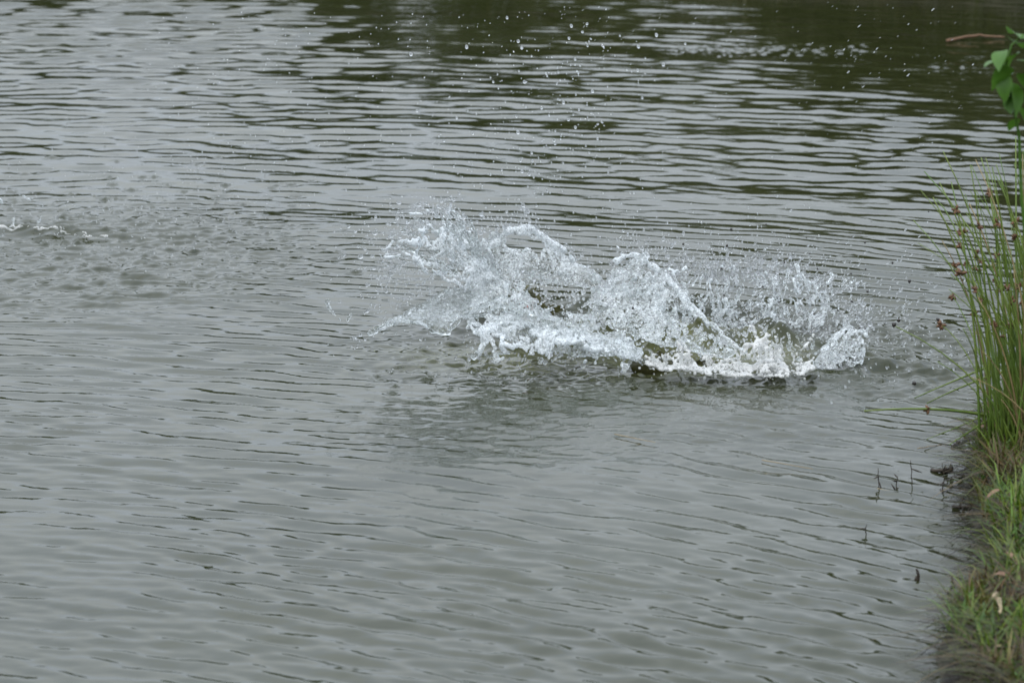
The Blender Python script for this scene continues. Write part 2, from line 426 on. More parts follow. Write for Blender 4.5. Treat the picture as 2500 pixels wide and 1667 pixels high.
def join(parts):
    Vs, F4s, F3s = [], [], []; o = 0
    for V, F4, F3 in parts:
        Vs.append(V)
        if F4 is not None and len(F4): F4s.append(np.asarray(F4) + o)
        if F3 is not None and len(F3): F3s.append(np.asarray(F3) + o)
        o += len(V)
    return np.vstack(Vs), (np.vstack(F4s) if F4s else None), (np.vstack(F3s) if F3s else None)
def trunk_mesh(seed, h, r0):
    r = np.random.default_rng(seed); parts = []
    main = np.array([[0, 0, -.15], [.03, .02, h * .35], [.0, .06, h * .65], [.05, .03, h]]) ; parts.append(tube(main, [r0, r0 * .8, r0 * .5, r0 * .15], 7))
    for q in range(6):
        a = r.uniform(0, 6.28); b = main[1] * (1 - .2) + [0, 0, r.uniform(0, h * .25)]
        tip = b + [math.cos(a) * h * .35, math.sin(a) * h * .35, h * .35]
        parts.append(tube([b, (b + tip) / 2 + [0, 0, .05 * h], tip], [r0 * .45, r0 * .3, r0 * .08], 5))
    return mesh_np('trunk', *join(parts))
GREEN = ((.022, .034, .004), (.062, .078, .010)); OLIVE = ((.036, .040, .006), (.090, .092, .016))
protoL = [leaf_cloud('crown', 2600, 1.0, .8, 1.9, .15, .075, GREEN, 61), leaf_cloud('crown', 2600, 1.15, .8, 1.5, .05, .07, OLIVE, 62), leaf_cloud('crown', 3000, .8, .8, 2.4, .5, .08, GREEN, 63)]
protoT = [trunk_mesh(71, 1.5, .05), trunk_mesh(72, 1.2, .04), trunk_mesh(73, 2.0, .06)]
shrubs = [  # x, y, height in metres, kind, label
    (3.75, 16.6, 1.25, 2, 'upright leafy bush on the right bank beyond the rushes'),
    (3.55, 18.0, 1.15, 0, 'dense dark green bush on the right bank before the corner'),
    (3.15, 19.2, 1.35, 0, 'tallest dark green bush, in the corner of the pond'),
    (2.35, 19.95, 1.05, 1, 'olive bush leaning over the water beside the corner bush'),
    (1.65, 20.2, .75, 1, 'low olive bush at the edge of the bare muddy gap'),
    (.45, 20.9, .62, 1, 'small olive bush across the muddy gap on the far bank'),
    (-.15, 21.25, .95, 0, 'rounded dark green bush in the middle of the far bank'),
    (-1.0, 21.8, .95, 2, 'narrow upright bush next to the rounded far-bank bush'),
    (-1.9, 22.3, .75, 1, 'low spreading bush on the far bank with a gap on both sides'),
    (-3.1, 23.2, .95, 0, 'dark green bush standing alone towards the left of the far bank'),
    (-4.6, 24.1, .85, 1, 'last low olive bush at the left end of the far bank'),
]
for x, y, hh, k, lab in shrubs:
    z = float(ground_z(np.array([x]), np.array([y]))[0]) - .04
    sc = hh / (2.0, 1.5, 2.8)[k]; wide = sc * (1.0, 1.0, 1.5)[k] * 1.1
    e = empty('shrub', (x, y, z), random.uniform(0, 6))
    e.scale = (wide, wide, sc)
    link('trunk', protoT[k], M_BARK, e); link('crown', protoL[k], M_CROWN, e)
    tag(e, lab, 'shrub', 'bushes round the pond')

TREES = [(-13, 43, 3.6, 0, 'broad distant tree beyond the left end of the pond'), (-8.8, 40, 2.2, 2, 'slim distant tree next to the broad left-hand one'), (-5.6, 42, 2.9, 1, 'spreading olive tree far behind the left bank bushes'),
         (-2.2, 39, 3.2, 0, 'rounded distant tree with a wide gap on its left'), (.9, 41, 3.9, 2, 'tall narrow tree far behind the middle of the bank'), (3.2, 38, 3.8, 1, 'olive tree touching the tall narrow one'),
         (5.6, 36, 4.4, 0, 'large dark tree far behind the pond corner'), (8.8, 33, 4.2, 1, 'wide olive tree at the right end of the distant row')]
for x, y, hh, k, lab in TREES:
    z = float(ground_z(np.array([x]), np.array([y]))[0]) - .05
    sc = hh / (2.0, 1.5, 2.8)[k]; wide = sc * (.9, .8, 1.3)[k]
    e = empty('tree', (x, y, z), random.uniform(0, 6)); e.scale = (wide, wide, sc)
    link('trunk', protoT[k], M_BARK, e); link('crown', protoL[k], M_CROWN, e)
    tag(e, lab, 'tree', 'distant trees behind the pond')

# ------------------------------------------------------------------ splash: metaball liquid
def surface_nets(F, iso, org, h):
    S = F > iso
    nx, ny, nz = F.shape
    cnt = np.zeros((nx - 1, ny - 1, nz - 1), np.int8)
    for dx in (0, 1):
        for dy in (0, 1):
            for dz in (0, 1):
                cnt += S[dx:nx - 1 + dx, dy:ny - 1 + dy, dz:nz - 1 + dz]
    act = (cnt > 0) & (cnt < 8)
    I, J, K = np.nonzero(act)
    idx = np.full(act.shape, -1, np.int32); idx[I, J, K] = np.arange(len(I))
    cor = [(a, b, c) for a in (0, 1) for b in (0, 1) for c in (0, 1)]
    val = {c: F[I + c[0], J + c[1], K + c[2]] for c in cor}
    acc = np.zeros((len(I), 3)); num = np.zeros(len(I))
    for a in cor:
        for ax in range(3):
            if a[ax]: continue
            b = list(a); b[ax] = 1; b = tuple(b)
            va, vb = val[a], val[b]; m = (va > iso) != (vb > iso)
            t = np.where(m, (iso - va) / np.where(np.abs(vb - va) < 1e-9, 1, vb - va), 0)
            p = np.tile(np.array(a, float), (len(I), 1)); p[:, ax] += t
            acc += p * m[:, None]; num += m
    V = (acc / num[:, None] + np.stack([I, J, K], 1)) * h + org
    Q = []
    for ax in range(3):
        sl0 = [slice(None)] * 3; sl1 = [slice(None)] * 3; sl0[ax] = slice(0, -1); sl1[ax] = slice(1, None)
        s0 = S[tuple(sl0)]; s1 = S[tuple(sl1)]
        E = np.stack(np.nonzero(s0 != s1), 1)
        o = [q for q in range(3) if q != ax]
        ok = (E[:, o[0]] > 0) & (E[:, o[1]] > 0) & (E[:, o[0]] < F.shape[o[0]] - 1) & (E[:, o[1]] < F.shape[o[1]] - 1)
        E = E[ok]
        inside = s0[E[:, 0], E[:, 1], E[:, 2]]
        def cell(d0, d1):
            C = E.copy(); C[:, o[0]] += d0; C[:, o[1]] += d1
            return idx[C[:, 0], C[:, 1], C[:, 2]]
        q = np.stack([cell(-1, -1), cell(0, -1), cell(0, 0), cell(-1, 0)], 1)
        flip = inside if ax != 1 else ~inside
        q[~flip] = q[~flip][:, ::-1]
        Q.append(q)
    return V, np.vstack(Q), (I, J, K)
ISO = .35
def liquid(name, pts, rad, wt, foam, mat, parent, h=.0029):
    """metaball union of points -> one water mesh"""
    pts = np.asarray(pts); rad = np.asarray(rad); wt = np.asarray(wt); foam = np.asarray(foam)
    k = wt > .01; pts, rad, wt, foam = pts[k], rad[k], wt[k], foam[k]
    pad = rad.max() + 2 * h
    org = pts.min(0) - pad; dim = np.ceil((pts.max(0) + pad - org) / h).astype(int) + 1
    D = np.zeros(dim.prod()); FD = np.zeros(dim.prod())
    order = np.argsort(rad); B = 2500
    for s in range(0, len(order), B):
        o = order[s:s + B]; p = pts[o]; R = rad[o]; wn = int(math.ceil(R.max() / h))
        g = np.arange(-wn, wn + 1); off = np.stack(np.meshgrid(g, g, g, indexing='ij'), -1).reshape(-1, 3)
        off = off[(off ** 2).sum(1) <= (wn + 1) ** 2]
        base = np.round((p - org) / h).astype(int)
        ij = base[:, None] + off[None]
        d2 = ((ij * h + org - p[:, None]) ** 2).sum(-1) / (R ** 2)[:, None]
        v = np.clip(1 - d2, 0, None) ** 3 * wt[o][:, None]
        m = v > 0
        fl = (ij[..., 0] * dim[1] + ij[..., 1]) * dim[2] + ij[..., 2]
        fl = fl[m]; v_ = v[m]
        lo = fl.min(); n = fl.max() - lo + 1
        D[lo:lo + n] += np.bincount(fl - lo, v_, n)
        FD[lo:lo + n] += np.bincount(fl - lo, v_ * np.broadcast_to(foam[o][:, None], v.shape)[m], n)
    D = D.reshape(dim); FD = FD.reshape(dim)
    V, Q, (I, J, K) = surface_nets(D, ISO, org, h)
    fo = np.zeros(len(I)); ww = np.zeros(len(I))
    for a in (0, 1):
        for b in (0, 1):
            for c in (0, 1):
                fo += FD[I + a, J + b, K + c]; ww += D[I + a, J + b, K + c]
    base = np.array([V[:, 0].mean(), V[:, 1].mean(), 0]) if parent is None else np.array(parent.location)
    me = mesh_np(name, V - base, Q); fattr(me, 'foam', np.clip(fo / (ww + 1e-9), 0, 1))
    ob = link(name, me, mat, parent)
    if parent is None: ob.location = base
    return ob

def curve(pp, u):
    """smooth interpolation of pixel/depth control points -> world"""
    q = np.array([P(*p) for p in pp]); n = len(q)
    if n == 1: return np.repeat(q, len(u), 0)
    t = u * (n - 1); i = np.clip(np.floor(t).astype(int), 0, n - 2); f = (t - i)[:, None]
    p0 = q[np.clip(i - 1, 0, n - 1)]; p1 = q[i]; p2 = q[i + 1]; p3 = q[np.clip(i + 2, 0, n - 1)]
    return .5 * ((2 * p1) + (-p0 + p2) * f + (2 * p0 - 5 * p1 + 4 * p2 - p3) * f ** 2 + (-p0 + 3 * p1 - 3 * p2 + p3) * f ** 3)
DROPS = []   # (pos, radius, direction, stretch)
class Liq:
    def __init__(s): s.p = []; s.r = []; s.w = []; s.f = []
    def add(s, p, r, w, f):
        n = len(p); s.p.append(p); s.r.append(np.broadcast_to(r, (n,))); s.w.append(np.broadcast_to(w, (n,))); s.f.append(np.broadcast_to(f, (n,)))
    def sheet(s, root, tip, mid=None, R=0.0065, wt=.30, hole=.0, streak=.5, finger=.25, crumple=.012, foam=0.54, seed=1, rim=1.0, den=1.0, shed=30, nu=14, hs=1.0, foamtip=.25):
        r = np.random.default_rng(seed)
        L1 = np.linalg.norm(np.diff(curve(root, np.linspace(0, 1, 9)), axis=0), axis=1).sum(); L2 = np.linalg.norm(np.diff(curve(tip, np.linspace(0, 1, 9)), axis=0), axis=1).sum()
        H = np.linalg.norm(curve(tip, np.linspace(0, 1, 9)) - curve(root, np.linspace(0, 1, 9)), axis=1).mean()
        n = int(max(L1, L2) * H * (1 + finger) / (.0033 ** 2) * den)
        u = r.random(n); v = r.random(n) * (1 + finger * 1.6)
        W = max(L1, L2)
        def pos(u, v):
            a = curve(root, u); b = curve(tip, u)
            vv = v[:, None]
            if mid is not None:
                m = curve(mid, u); c = 2 * m - .5 * (a + b)
                return (1 - vv) ** 2 * a + 2 * vv * (1 - vv) * c + vv ** 2 * b
            return a + (b - a) * vv
        p = pos(u, v)
        # crumple
        q = p * 16; q2 = p * 42
        for ax in range(3):
            p[:, ax] += crumple * (fbm(q[:, 0], q[:, 1], q[:, 2], seed=seed * 3 + ax, octv=2) * 1.5 + .35 * vnoise(q2[:, 0], q2[:, 1], q2[:, 2], seed=seed * 3 + ax + 50)) * (.3 + .7 * np.clip(v, 0, 1))
        uw = u * W; vh = v * H
        st = vnoise(uw * 90, vh * 9, seed=seed + 9) * .6 + vnoise(uw * 200, vh * 20, seed=seed + 19) * .4
        ho = fbm(uw * 26 * hs, vh * 18 * hs, seed=seed + 29, octv=2)
        lim = 1 + finger * (vnoise(uw * 38, 0 * u, seed=seed + 39) * 1.2 + .6 * vnoise(uw * 110, 0 * u, seed=seed + 49)) 
        vt = np.clip(v / lim, 0, 2)
        w_ = wt * (1 + streak * st * 1.4 * (.35 + vt)) * sstep(hole - .14 - .2 * (1 - np.clip(vt, 0, 1)), hole + .10, ho + .62 - .42 * np.clip(vt, 0, 1)) if hole > 0 else wt * (1 + streak * st * 1.4 * (.35 + vt))
        w_ = w_ * sstep(1.05, .93, vt)
        edge = np.exp(-((vt - .95) / .035) ** 2)
        w_ = w_ * (1 + rim * edge)
        fo = np.clip(foam + foamtip * np.clip(vt, 0, 1) + .35 * fbm(q[:, 0] * .8, q[:, 1] * .8, q[:, 2] * .8, seed=seed + 70, octv=2) + .25 * st * streak, 0, 1)
        s.add(p, R * (1 + .25 * edge + .2 * st), w_, fo)
        # drops torn off the rim
        if shed:
            us = r.random(shed); vs = 1 + np.abs(r.normal(0, .28, shed)); pp = pos(us, vs) + r.normal(0, .012, (shed, 3))
            dd = pos(us, vs + .02) - pos(us, vs)
            for a_, d_ in zip(pp, dd):
                if a_[2] > .005: DROPS.append((a_, abs(r.normal(0, .0022)) + .0013, d_, r.uniform(1, 1.9)))
        return s
    def thread(s, pp, R0=.008, R1=.005, foam=.25, bead=.35, seed=1, wob=.004, wt=.42):
        r = np.random.default_rng(seed)
        c = curve(pp, np.linspace(0, 1, 60)); ln = np.linalg.norm(np.diff(c, axis=0), axis=1).sum()
        n = max(6, int(ln / .0026)); u = np.linspace(0, 1, n); p = curve(pp, u)
        t = u * ln
        for ax in range(3): p[:, ax] += wob * (vnoise(t * 30, seed=seed + ax) + .4 * vnoise(t * 90, seed=seed + ax + 8))
        R = (R0 + (R1 - R0) * u) * (1 + bead * vnoise(t * 60, seed=seed + 5) + .4 * bead * vnoise(t * 160, seed=seed + 6))
        s.add(p, R, wt, foam); return s
    def blobs(s, pp, r0, r1, foam=0.54, seed=1, spread=.03, n=60):
        r = np.random.default_rng(seed); c = curve(pp, r.random(n)) + r.normal(0, spread, (n, 3)) * [1, 1, .7]
        c = c[c[:, 2] > .003]
        s.add(c, r.uniform(r0, r1, len(c)) * 2, .75, foam); return s
    def build(s, name, mat, parent, h=.0029):
        return liquid(name, np.vstack(s.p), np.concatenate(s.r), np.concatenate(s.w), np.concatenate(s.f), mat, parent, h)

SPL = empty('water_splash', (float(SPC[0]), float(SPC[1]), 0))
tag(SPL, 'large white splash of thrown water bursting from the pond', 'splash')

# left upper plume: ragged fan flung up and left
A = Liq()
A.sheet([(1180, 745, 10.9), (1200, 730, 10.9), (1230, 715, 10.95)], [(962, 640, 10.75), (975, 585, 10.8), (1030, 535, 10.9), (1120, 545, 11.0), (1185, 610, 11.0)],
        [(1060, 660, 10.8), (1120, 610, 10.9), (1200, 640, 11.0)], R=0.0058, wt=.30, hole=.30, streak=1.0, finger=.22, crumple=.03, foam=0.54, seed=3, rim=.5, shed=330, hs=1.5)
A.sheet([(1190, 740, 11.0), (1215, 720, 11.0), (1240, 715, 11.05)], [(985, 655, 10.95), (1000, 590, 11.0), (1055, 525, 11.05), (1110, 530, 11.1), (1170, 600, 11.1)],
        [(1080, 650, 11.0), (1110, 590, 11.05), (1195, 630, 11.1)], R=0.0052, wt=.28, hole=.40, streak=1.2, finger=.28, crumple=.034, foam=0.56, seed=4, rim=.3, shed=330, hs=1.9)
for q in range(46):
    a = rng.uniform(0, 1); ex = 955 + 215 * a + rng.normal(0, 14); ey = 655 - 135 * math.sin(a * 2.5 + .15) + rng.normal(0, 14)
    k0 = rng.uniform(.35, .7); sx, sy = 1205 + (ex - 1205) * k0, 715 + (ey - 715) * k0 - 10
    A.thread([(sx, sy, 10.95), ((sx + ex) / 2 + rng.normal(0, 6), (sy + ey) / 2 + rng.normal(0, 6) - 5, 10.9), (ex, ey, 10.88)], .0065, .0042, .25, .5, seed=200 + q)
A.build('spray_plume', M_SPLASH, SPL)

# left lower sheet: smooth glassy tongue with a thick lower rim
B = Liq()
B.sheet([(1140, 690, 10.9), (1180, 720, 10.85), (1215, 745, 10.8), (1215, 775, 10.78)], [(905, 812, 10.55), (955, 790, 10.55), (1010, 785, 10.55), (1085, 808, 10.55)],
        [(1035, 735, 10.75), (1065, 752, 10.72), (1095, 765, 10.68), (1140, 775, 10.66)], R=0.0065, wt=.34, hole=.0, streak=.25, finger=.07, crumple=.008, foam=.12, seed=6, rim=1.6, shed=40, foamtip=.1)
B.thread([(1120, 700, 10.88), (1020, 758, 10.7), (960, 785, 10.6), (905, 815, 10.54)], .0085, .007, .2, .35, 61)
B.thread([(905, 815, 10.54), (960, 785, 10.55), (1010, 785, 10.55), (1050, 802, 10.55), (1090, 812, 10.55), (1130, 778, 10.6), (1180, 745, 10.7), (1215, 738, 10.75)], .009, .008, .25, .5, 62)
B.thread([(905, 815, 10.54), (925, 800, 10.54), (950, 788, 10.55)], .012, .008, .3, .5, 63)
B.blobs([(1085, 812, 10.55), (1100, 805, 10.56)], .004, .007, .2, 64, .006, 8)
B.build('water_tongue', M_SPLASH, SPL)

# middle arch: curtain under a beaded crest
C = Liq()
C.sheet([(1215, 715, 10.95), (1270, 700, 10.95), (1340, 690, 10.95), (1420, 700, 10.95), (1500, 735, 10.9)], [(1180, 600, 11.0), (1225, 572, 11.0), (1300, 565, 11.0), (1390, 625, 11.0), (1510, 715, 10.92)],
        [(1195, 655, 10.98), (1250, 630, 10.98), (1320, 625, 10.98), (1410, 660, 10.98), (1505, 725, 10.91)], R=0.0065, wt=.30, hole=.06, streak=.7, finger=.05, crumple=.012, foam=0.38, seed=8, rim=1.5, shed=260, foamtip=.2)
C.thread([(1175, 605, 11.0), (1200, 598, 11.0), (1225, 572, 11.0), (1262, 562, 11.0), (1300, 566, 11.0), (1345, 590, 11.0), (1400, 632, 11.0), (1460, 680, 10.97), (1520, 725, 10.92)], .014, .014, .75, .6, 81, .006)
C.thread([(1225, 578, 11.0), (1262, 572, 11.0), (1300, 578, 11.0), (1345, 605, 11.0), (1400, 645, 11.0), (1455, 690, 10.97)], .009, .010, .6, .6, 82, .01)
for q in range(5):
    C.thread([(1200 + 14 * q, 640 + 8 * q, 10.98), (1290 + 16 * q, 640 + 11 * q, 10.97), (1385 + 9 * q, 668 + 6 * q, 10.96)], .007, .005, .5, .5, 90 + q, .006)
C.build('water_curtain', M_SPLASH, SPL)

# front turbulent mass, left of centre
Dm = Liq()
Dm.sheet([(1180, 800, 10.62), (1260, 840, 10.6), (1360, 862, 10.58), (1480, 868, 10.55), (1580, 880, 10.55)], [(1195, 712, 10.75), (1270, 700, 10.8), (1330, 745, 10.78), (1430, 790, 10.72), (1530, 825, 10.66)],
         None, R=0.0073, wt=.32, hole=.12, streak=.5, finger=.16, crumple=.024, foam=0.40, seed=12, rim=.6, shed=160, hs=1.2)
Dm.sheet([(1230, 770, 10.7), (1300, 790, 10.66), (1400, 810, 10.63), (1500, 835, 10.6), (1560, 850, 10.58)], [(1150, 850, 10.45), (1230, 872, 10.42), (1330, 862, 10.42), (1430, 858, 10.44), (1555, 885, 10.46)],
         [(1190, 800, 10.52), (1260, 815, 10.5), (1370, 825, 10.5), (1470, 840, 10.5), (1558, 862, 10.5)], R=0.0073, wt=.32, hole=.10, streak=.7, finger=.2, crumple=.026, foam=0.44, seed=13, rim=.9, shed=120, hs=1.2)
Dm.sheet([(1140, 720, 10.85), (1190, 700, 10.85), (1240, 690, 10.9)], [(1130, 810, 10.6), (1180, 838, 10.58), (1260, 850, 10.58)], None, R=0.0065, wt=.3, hole=.28, streak=.5, finger=.15, crumple=.034, foam=0.39, seed=14, rim=.8, shed=60, hs=1.4)
Dm.thread([(1240, 862, 10.5), (1200, 866, 10.46), (1158, 868, 10.43)], .009, .006, .2, .3, 131); Dm.blobs([(1157, 868, 10.43)], .007, .009, .1, 132, .002, 3)
Dm.thread([(1345, 838, 10.5), (1340, 860, 10.45), (1318, 880, 10.42)], .012, .008, .4, .6, 133)
Dm.thread([(1440, 850, 10.5), (1455, 868, 10.45), (1450, 886, 10.42)], .012, .008, .4, .6, 134)
Dm.thread([(1150, 850, 10.45), (1190, 862, 10.43), (1240, 860, 10.43)], .008, .008, .4, .6, 135)
for q in range(60):
    x0 = rng.uniform(1180, 1560); y0 = 735 + (x0 - 1180) * .27 + rng.uniform(-20, 70); a = rng.uniform(-2.6, .4); l = rng.uniform(18, 60)
    d = 10.72 - (y0 - 735) * .0012
    Dm.thread([(x0, y0, d), (x0 + math.cos(a) * l * .6, y0 + math.sin(a) * l * .5 - 6, d - .02), (x0 + math.cos(a) * l, y0 + math.sin(a) * l + 4, d - .03)], .008, .005, .3, .6, 300 + q, .006)
Dm.blobs([(1200, 740, 10.7), (1330, 790, 10.62), (1450, 830, 10.58)], .003, .008, .2, 136, .03, 130)
Dm.build('front_wave_sheet', M_SPLASH, SPL)

# second arch: long straight rim sliding to the right with a fuzzy white sheet behind it
E = Liq()
E.sheet([(1430, 770, 10.8), (1500, 800, 10.75), (1570, 830, 10.68), (1640, 850, 10.65), (1760, 868, 10.62)], [(1480, 690, 10.95), (1545, 625, 11.0), (1610, 665, 10.95), (1690, 750, 10.85), (1818, 858, 10.7)],
        [(1460, 725, 10.88), (1530, 700, 10.9), (1590, 740, 10.85), (1660, 800, 10.75), (1790, 863, 10.66)], R=0.0067, wt=.30, hole=.15, streak=.8, finger=.06, crumple=.022, foam=0.33, seed=16, rim=1.2, shed=180, hs=1.2)
E.sheet([(1420, 745, 10.85), (1480, 750, 10.82), (1560, 760, 10.8), (1640, 790, 10.75)], [(1470, 700, 10.9), (1520, 660, 10.98), (1590, 690, 10.95), (1660, 745, 10.88)], None, R=0.0060, wt=.3, hole=.25, streak=.9, finger=.35, crumple=.03, foam=0.44, seed=17, rim=.5, shed=200, hs=1.5)
E.thread([(1500, 640, 11.0), (1545, 622, 11.0), (1590, 645, 10.98), (1640, 692, 10.93), (1700, 757, 10.85), (1760, 812, 10.77), (1822, 862, 10.68)], .012, .010, .75, .45, 161, .004)
E.thread([(1530, 632, 11.0), (1600, 668, 10.97), (1650, 718, 10.92), (1705, 775, 10.84), (1790, 845, 10.72)], .006, .006, .3, .5, 162, .008)
E.thread([(1545, 640, 11.0), (1525, 610, 11.02), (1540, 590, 11.03), (1520, 570, 11.04)], .007, .004, .3, .9, 163, .012)
E.thread([(1535, 640, 11.0), (1500, 600, 11.02), (1515, 570, 11.03)], .006, .0035, .3, .9, 164, .010)
for q in range(40):
    x0 = rng.uniform(1470, 1660); y0 = 690 + max(0, x0 - 1560) * .8 + rng.uniform(0, 60); l = rng.uniform(14, 46); a = rng.uniform(-2.2, -.2)
    E.thread([(x0, y0, 10.85), (x0 + math.cos(a) * l * .5, y0 + math.sin(a) * l * .6, 10.86), (x0 + math.cos(a) * l, y0 + math.sin(a) * l, 10.87)], .007, .004, .35, .6, 400 + q, .006)
E.blobs([(1470, 770, 10.75), (1560, 800, 10.7), (1660, 840, 10.65), (1780, 870, 10.6)], .003, .007, .2, 166, .028, 110)
E.build('water_arch', M_SPLASH, SPL)

# rear fuzzy burst
REAR = [Liq() for _ in range(3)]
for k, (x0, x1, sd_) in enumerate(((1640, 1770, 18), (1740, 1880, 19), (1860, 2010, 20))):
    REAR[k].sheet([(x0, 790, 11.1), ((x0 + x1) / 2, 800, 11.08), (x1, 800, 11.05)], [(x0 - 15, 690 - 8 * (k == 1), 11.2), ((x0 + x1) / 2, 675, 11.22), (x1 + 20, 705 + 12 * k, 11.15)], None, R=0.0057, wt=.28, hole=.30, streak=1.2, finger=.5, crumple=.03, foam=.58, seed=sd_, rim=.2, shed=330, hs=1.7)
for q in range(150):
    x0 = rng.uniform(1640, 2090); y0 = rng.uniform(690, 815); l = rng.uniform(14, 50); a = rng.uniform(-2.3, -.5)
    REAR[0 if x0 < 1755 else (1 if x0 < 1870 else 2)].thread([(x0, y0, 11.1), (x0 + math.cos(a) * l * .5, y0 + math.sin(a) * l * .6, 11.12), (x0 + math.cos(a) * l, y0 + math.sin(a) * l, 11.14)], .0068, .0042, .35, .6, 500 + q, .006)
for q in REAR: tag(q.build('rear_spray', M_SPLASH, SPL), kind='stuff')

# foam mound at the right foot, aerated and creamy
Gm = Liq()
Gm.sheet([(1570, 893, 10.48), (1660, 905, 10.45), (1780, 920, 10.42), (1900, 922, 10.42), (1990, 905, 10.45)], [(1590, 868, 10.55), (1650, 858, 10.6), (1745, 872, 10.58), (1852, 822, 10.66), (1990, 860, 10.64)], None, R=0.0065, wt=.30, hole=.25, streak=.9, finger=.25, crumple=.034, foam=.72, seed=22, rim=.5, shed=50)
Gm.sheet([(1800, 905, 10.5), (1850, 910, 10.48), (1930, 910, 10.48)], [(1812, 850, 10.6), (1852, 816, 10.64), (1900, 848, 10.64)], None, R=0.0077, wt=.32, hole=.2, streak=.6, finger=.2, crumple=.02, foam=0.84, seed=23, rim=.7, shed=60)
Gm.blobs([(1590, 890, 10.46), (1700, 905, 10.44), (1830, 905, 10.44), (1960, 905, 10.46)], .002, .0055, .6, 231, .024, 120)
for q in range(80):
    x0 = rng.uniform(1580, 1980); l = rng.uniform(15, 50); a = rng.uniform(-2.4, -.6); y0 = 900 - (x0 > 1780) * 25
    Gm.thread([(x0, y0, 10.5), (x0 + math.cos(a) * l * .5, y0 + math.sin(a) * l * .7, 10.5), (x0 + math.cos(a) * l, y0 + math.sin(a) * l, 10.49)], .0065, .0035, .6, .6, 600 + q, .006)
Gm.thread([(1665, 835, 10.62), (1680, 855, 10.58), (1692, 885, 10.52)], .007, .012, .45, .5, 232, .006)
Gm.build('foam_mound', M_FOAM, SPL)

# right sheet: pale veined fan leaning right
H = Liq()
H.sheet([(1985, 885, 10.62), (2030, 900, 10.6), (2105, 885, 10.6)], [(2015, 840, 10.72), (2080, 782, 10.76), (2118, 800, 10.74)], None, R=0.0065, wt=.32, hole=.12, streak=.5, finger=.05, crumple=.012, foam=0.40, seed=25, rim=1.3, shed=160)
H.thread([(1985, 862, 10.66), (2015, 845, 10.7), (2050, 810, 10.74), (2082, 780, 10.76)], .008, .006, .4, .4, 251)
H.thread([(2105, 888, 10.6), (2110, 850, 10.68), (2122, 800, 10.74)], .008, .005, .4, .4, 252)
for q in range(40):
    x0 = rng.uniform(1920, 2110); y0 = rng.uniform(835, 905); l = rng.uniform(12, 40); a = rng.uniform(-2.3, -.3)
    H.thread([(x0, y0, 10.62), (x0 + math.cos(a) * l * .5, y0 + math.sin(a) * l * .6, 10.62), (x0 + math.cos(a) * l, y0 + math.sin(a) * l, 10.63)], .007, .004, .35, .6, 700 + q, .006)
H.build('water_fan', M_SPLASH, SPL)

# small splash at the left edge
LS = empty('small_splash', tuple(G(110, 560)))
tag(LS, 'small low splash with a thin white crest on choppy water', 'splash')
S = Liq()
S.thread([(-20, 555, 12.6), (60, 556, 12.6), (140, 560, 12.6), (210, 568, 12.58), (262, 578, 12.56)], .0078, .0055, .9, .45, 801, .012)
S.thread([(20, 552, 12.65), (90, 552, 12.65), (160, 562, 12.62), (235, 575, 12.6)], .0062, .005, .8, .45, 802, .012)
S.build('wave_crest', M_FOAM, LS, .0034)
for args in (([(105, 504, 12.7), (102, 520, 12.7), (98, 534, 12.7), (94, 544, 12.7)], .008, .007, .5, .4, 803, .004),
             ([(44, 472, 12.75), (58, 480, 12.75), (74, 490, 12.75)], .008, .006, .6, .5, 804, .005),
             ([(-4, 482, 12.7), (4, 492, 12.7), (10, 502, 12.7)], .009, .007, .6, .5, 805, .006),
             ([(38, 532, 12.68), (30, 544, 12.66), (18, 552, 12.64)], .007, .006, .5, .5, 806, .006)):
    S = Liq(); S.thread(*args); S.build('drop_chain', M_SPLASH, LS, .0034)
# strings of drops torn off left of the tongue
T = Liq(); T.thread([(797, 736, 10.6), (805, 755, 10.6), (820, 772, 10.6), (835, 783, 10.6)], .008, .008, .5, .7, 811, .004)
tag(T.build('drop_string', M_SPLASH, None), 'longer curved string of joined drops flying left of the large splash', 'drops', 'drop strings')
T = Liq(); T.thread([(850, 784, 10.58), (854, 774, 10.58), (859, 766, 10.58)], .008, .006, .4, .4, 812, .002)
tag(T.build('drop_string', M_SPLASH, None), 'short upright string of drops between the curved one and the splash', 'drops', 'drop strings')

# ------------------------------------------------------------------ loose drops
def ico(sub):
    import bmesh
    bm = bmesh.new(); bmesh.ops.create_icosphere(bm, subdivisions=sub, radius=1)
    V = np.array([v.co[:] for v in bm.verts]); F = np.array([[v.index for v in f.verts] for f in bm.faces]); bm.free()
    return V, F
IV1, IF1 = ico(1); IV2, IF2 = ico(2)
dr = np.random.default_rng(77)
def adddrop(px, py, dep, rad, dirpx=(0, 1), stretch=1.0):
    p = P(px, py, dep)
    if p[2] < .006: return
    d = np.array([dirpx[0], 0, -dirpx[1]], float)
    DROPS.append((p, rad, d, stretch))
for _ in range(330):     # fine drops thrown high, upper left and middle
    adddrop(dr.uniform(350, 1500), dr.uniform(10, 430), dr.uniform(10.7, 11.6), dr.uniform(.0012, .0026), (-.4, .9), dr.uniform(1, 1.8))
for _ in range(230):     # column of drops over the middle
    adddrop(dr.normal(1340, 130), dr.uniform(90, 560), dr.uniform(10.7, 11.4), dr.uniform(.0014, .0036), (.2, .9), dr.uniform(1, 1.4))
for _ in range(46):
    adddrop(dr.normal(1300, 170), dr.uniform(40, 540), dr.uniform(10.7, 11.2), dr.uniform(.0034, .0058), (.2, .9), dr.uniform(1, 1.35))
for _ in range(210):     # slanted streaking drops, upper right
    adddrop(dr.uniform(1250, 2350), dr.uniform(5, 420), dr.uniform(10.2, 11.2), dr.uniform(.0008, .0016), (.75, -.66), dr.uniform(2.5, 5))
for _ in range(14):
    adddrop(dr.normal(2180, 70), dr.normal(150, 70), dr.uniform(10.0, 10.6), dr.uniform(.0017, .0027), (.75, -.66), dr.uniform(2.5, 4))
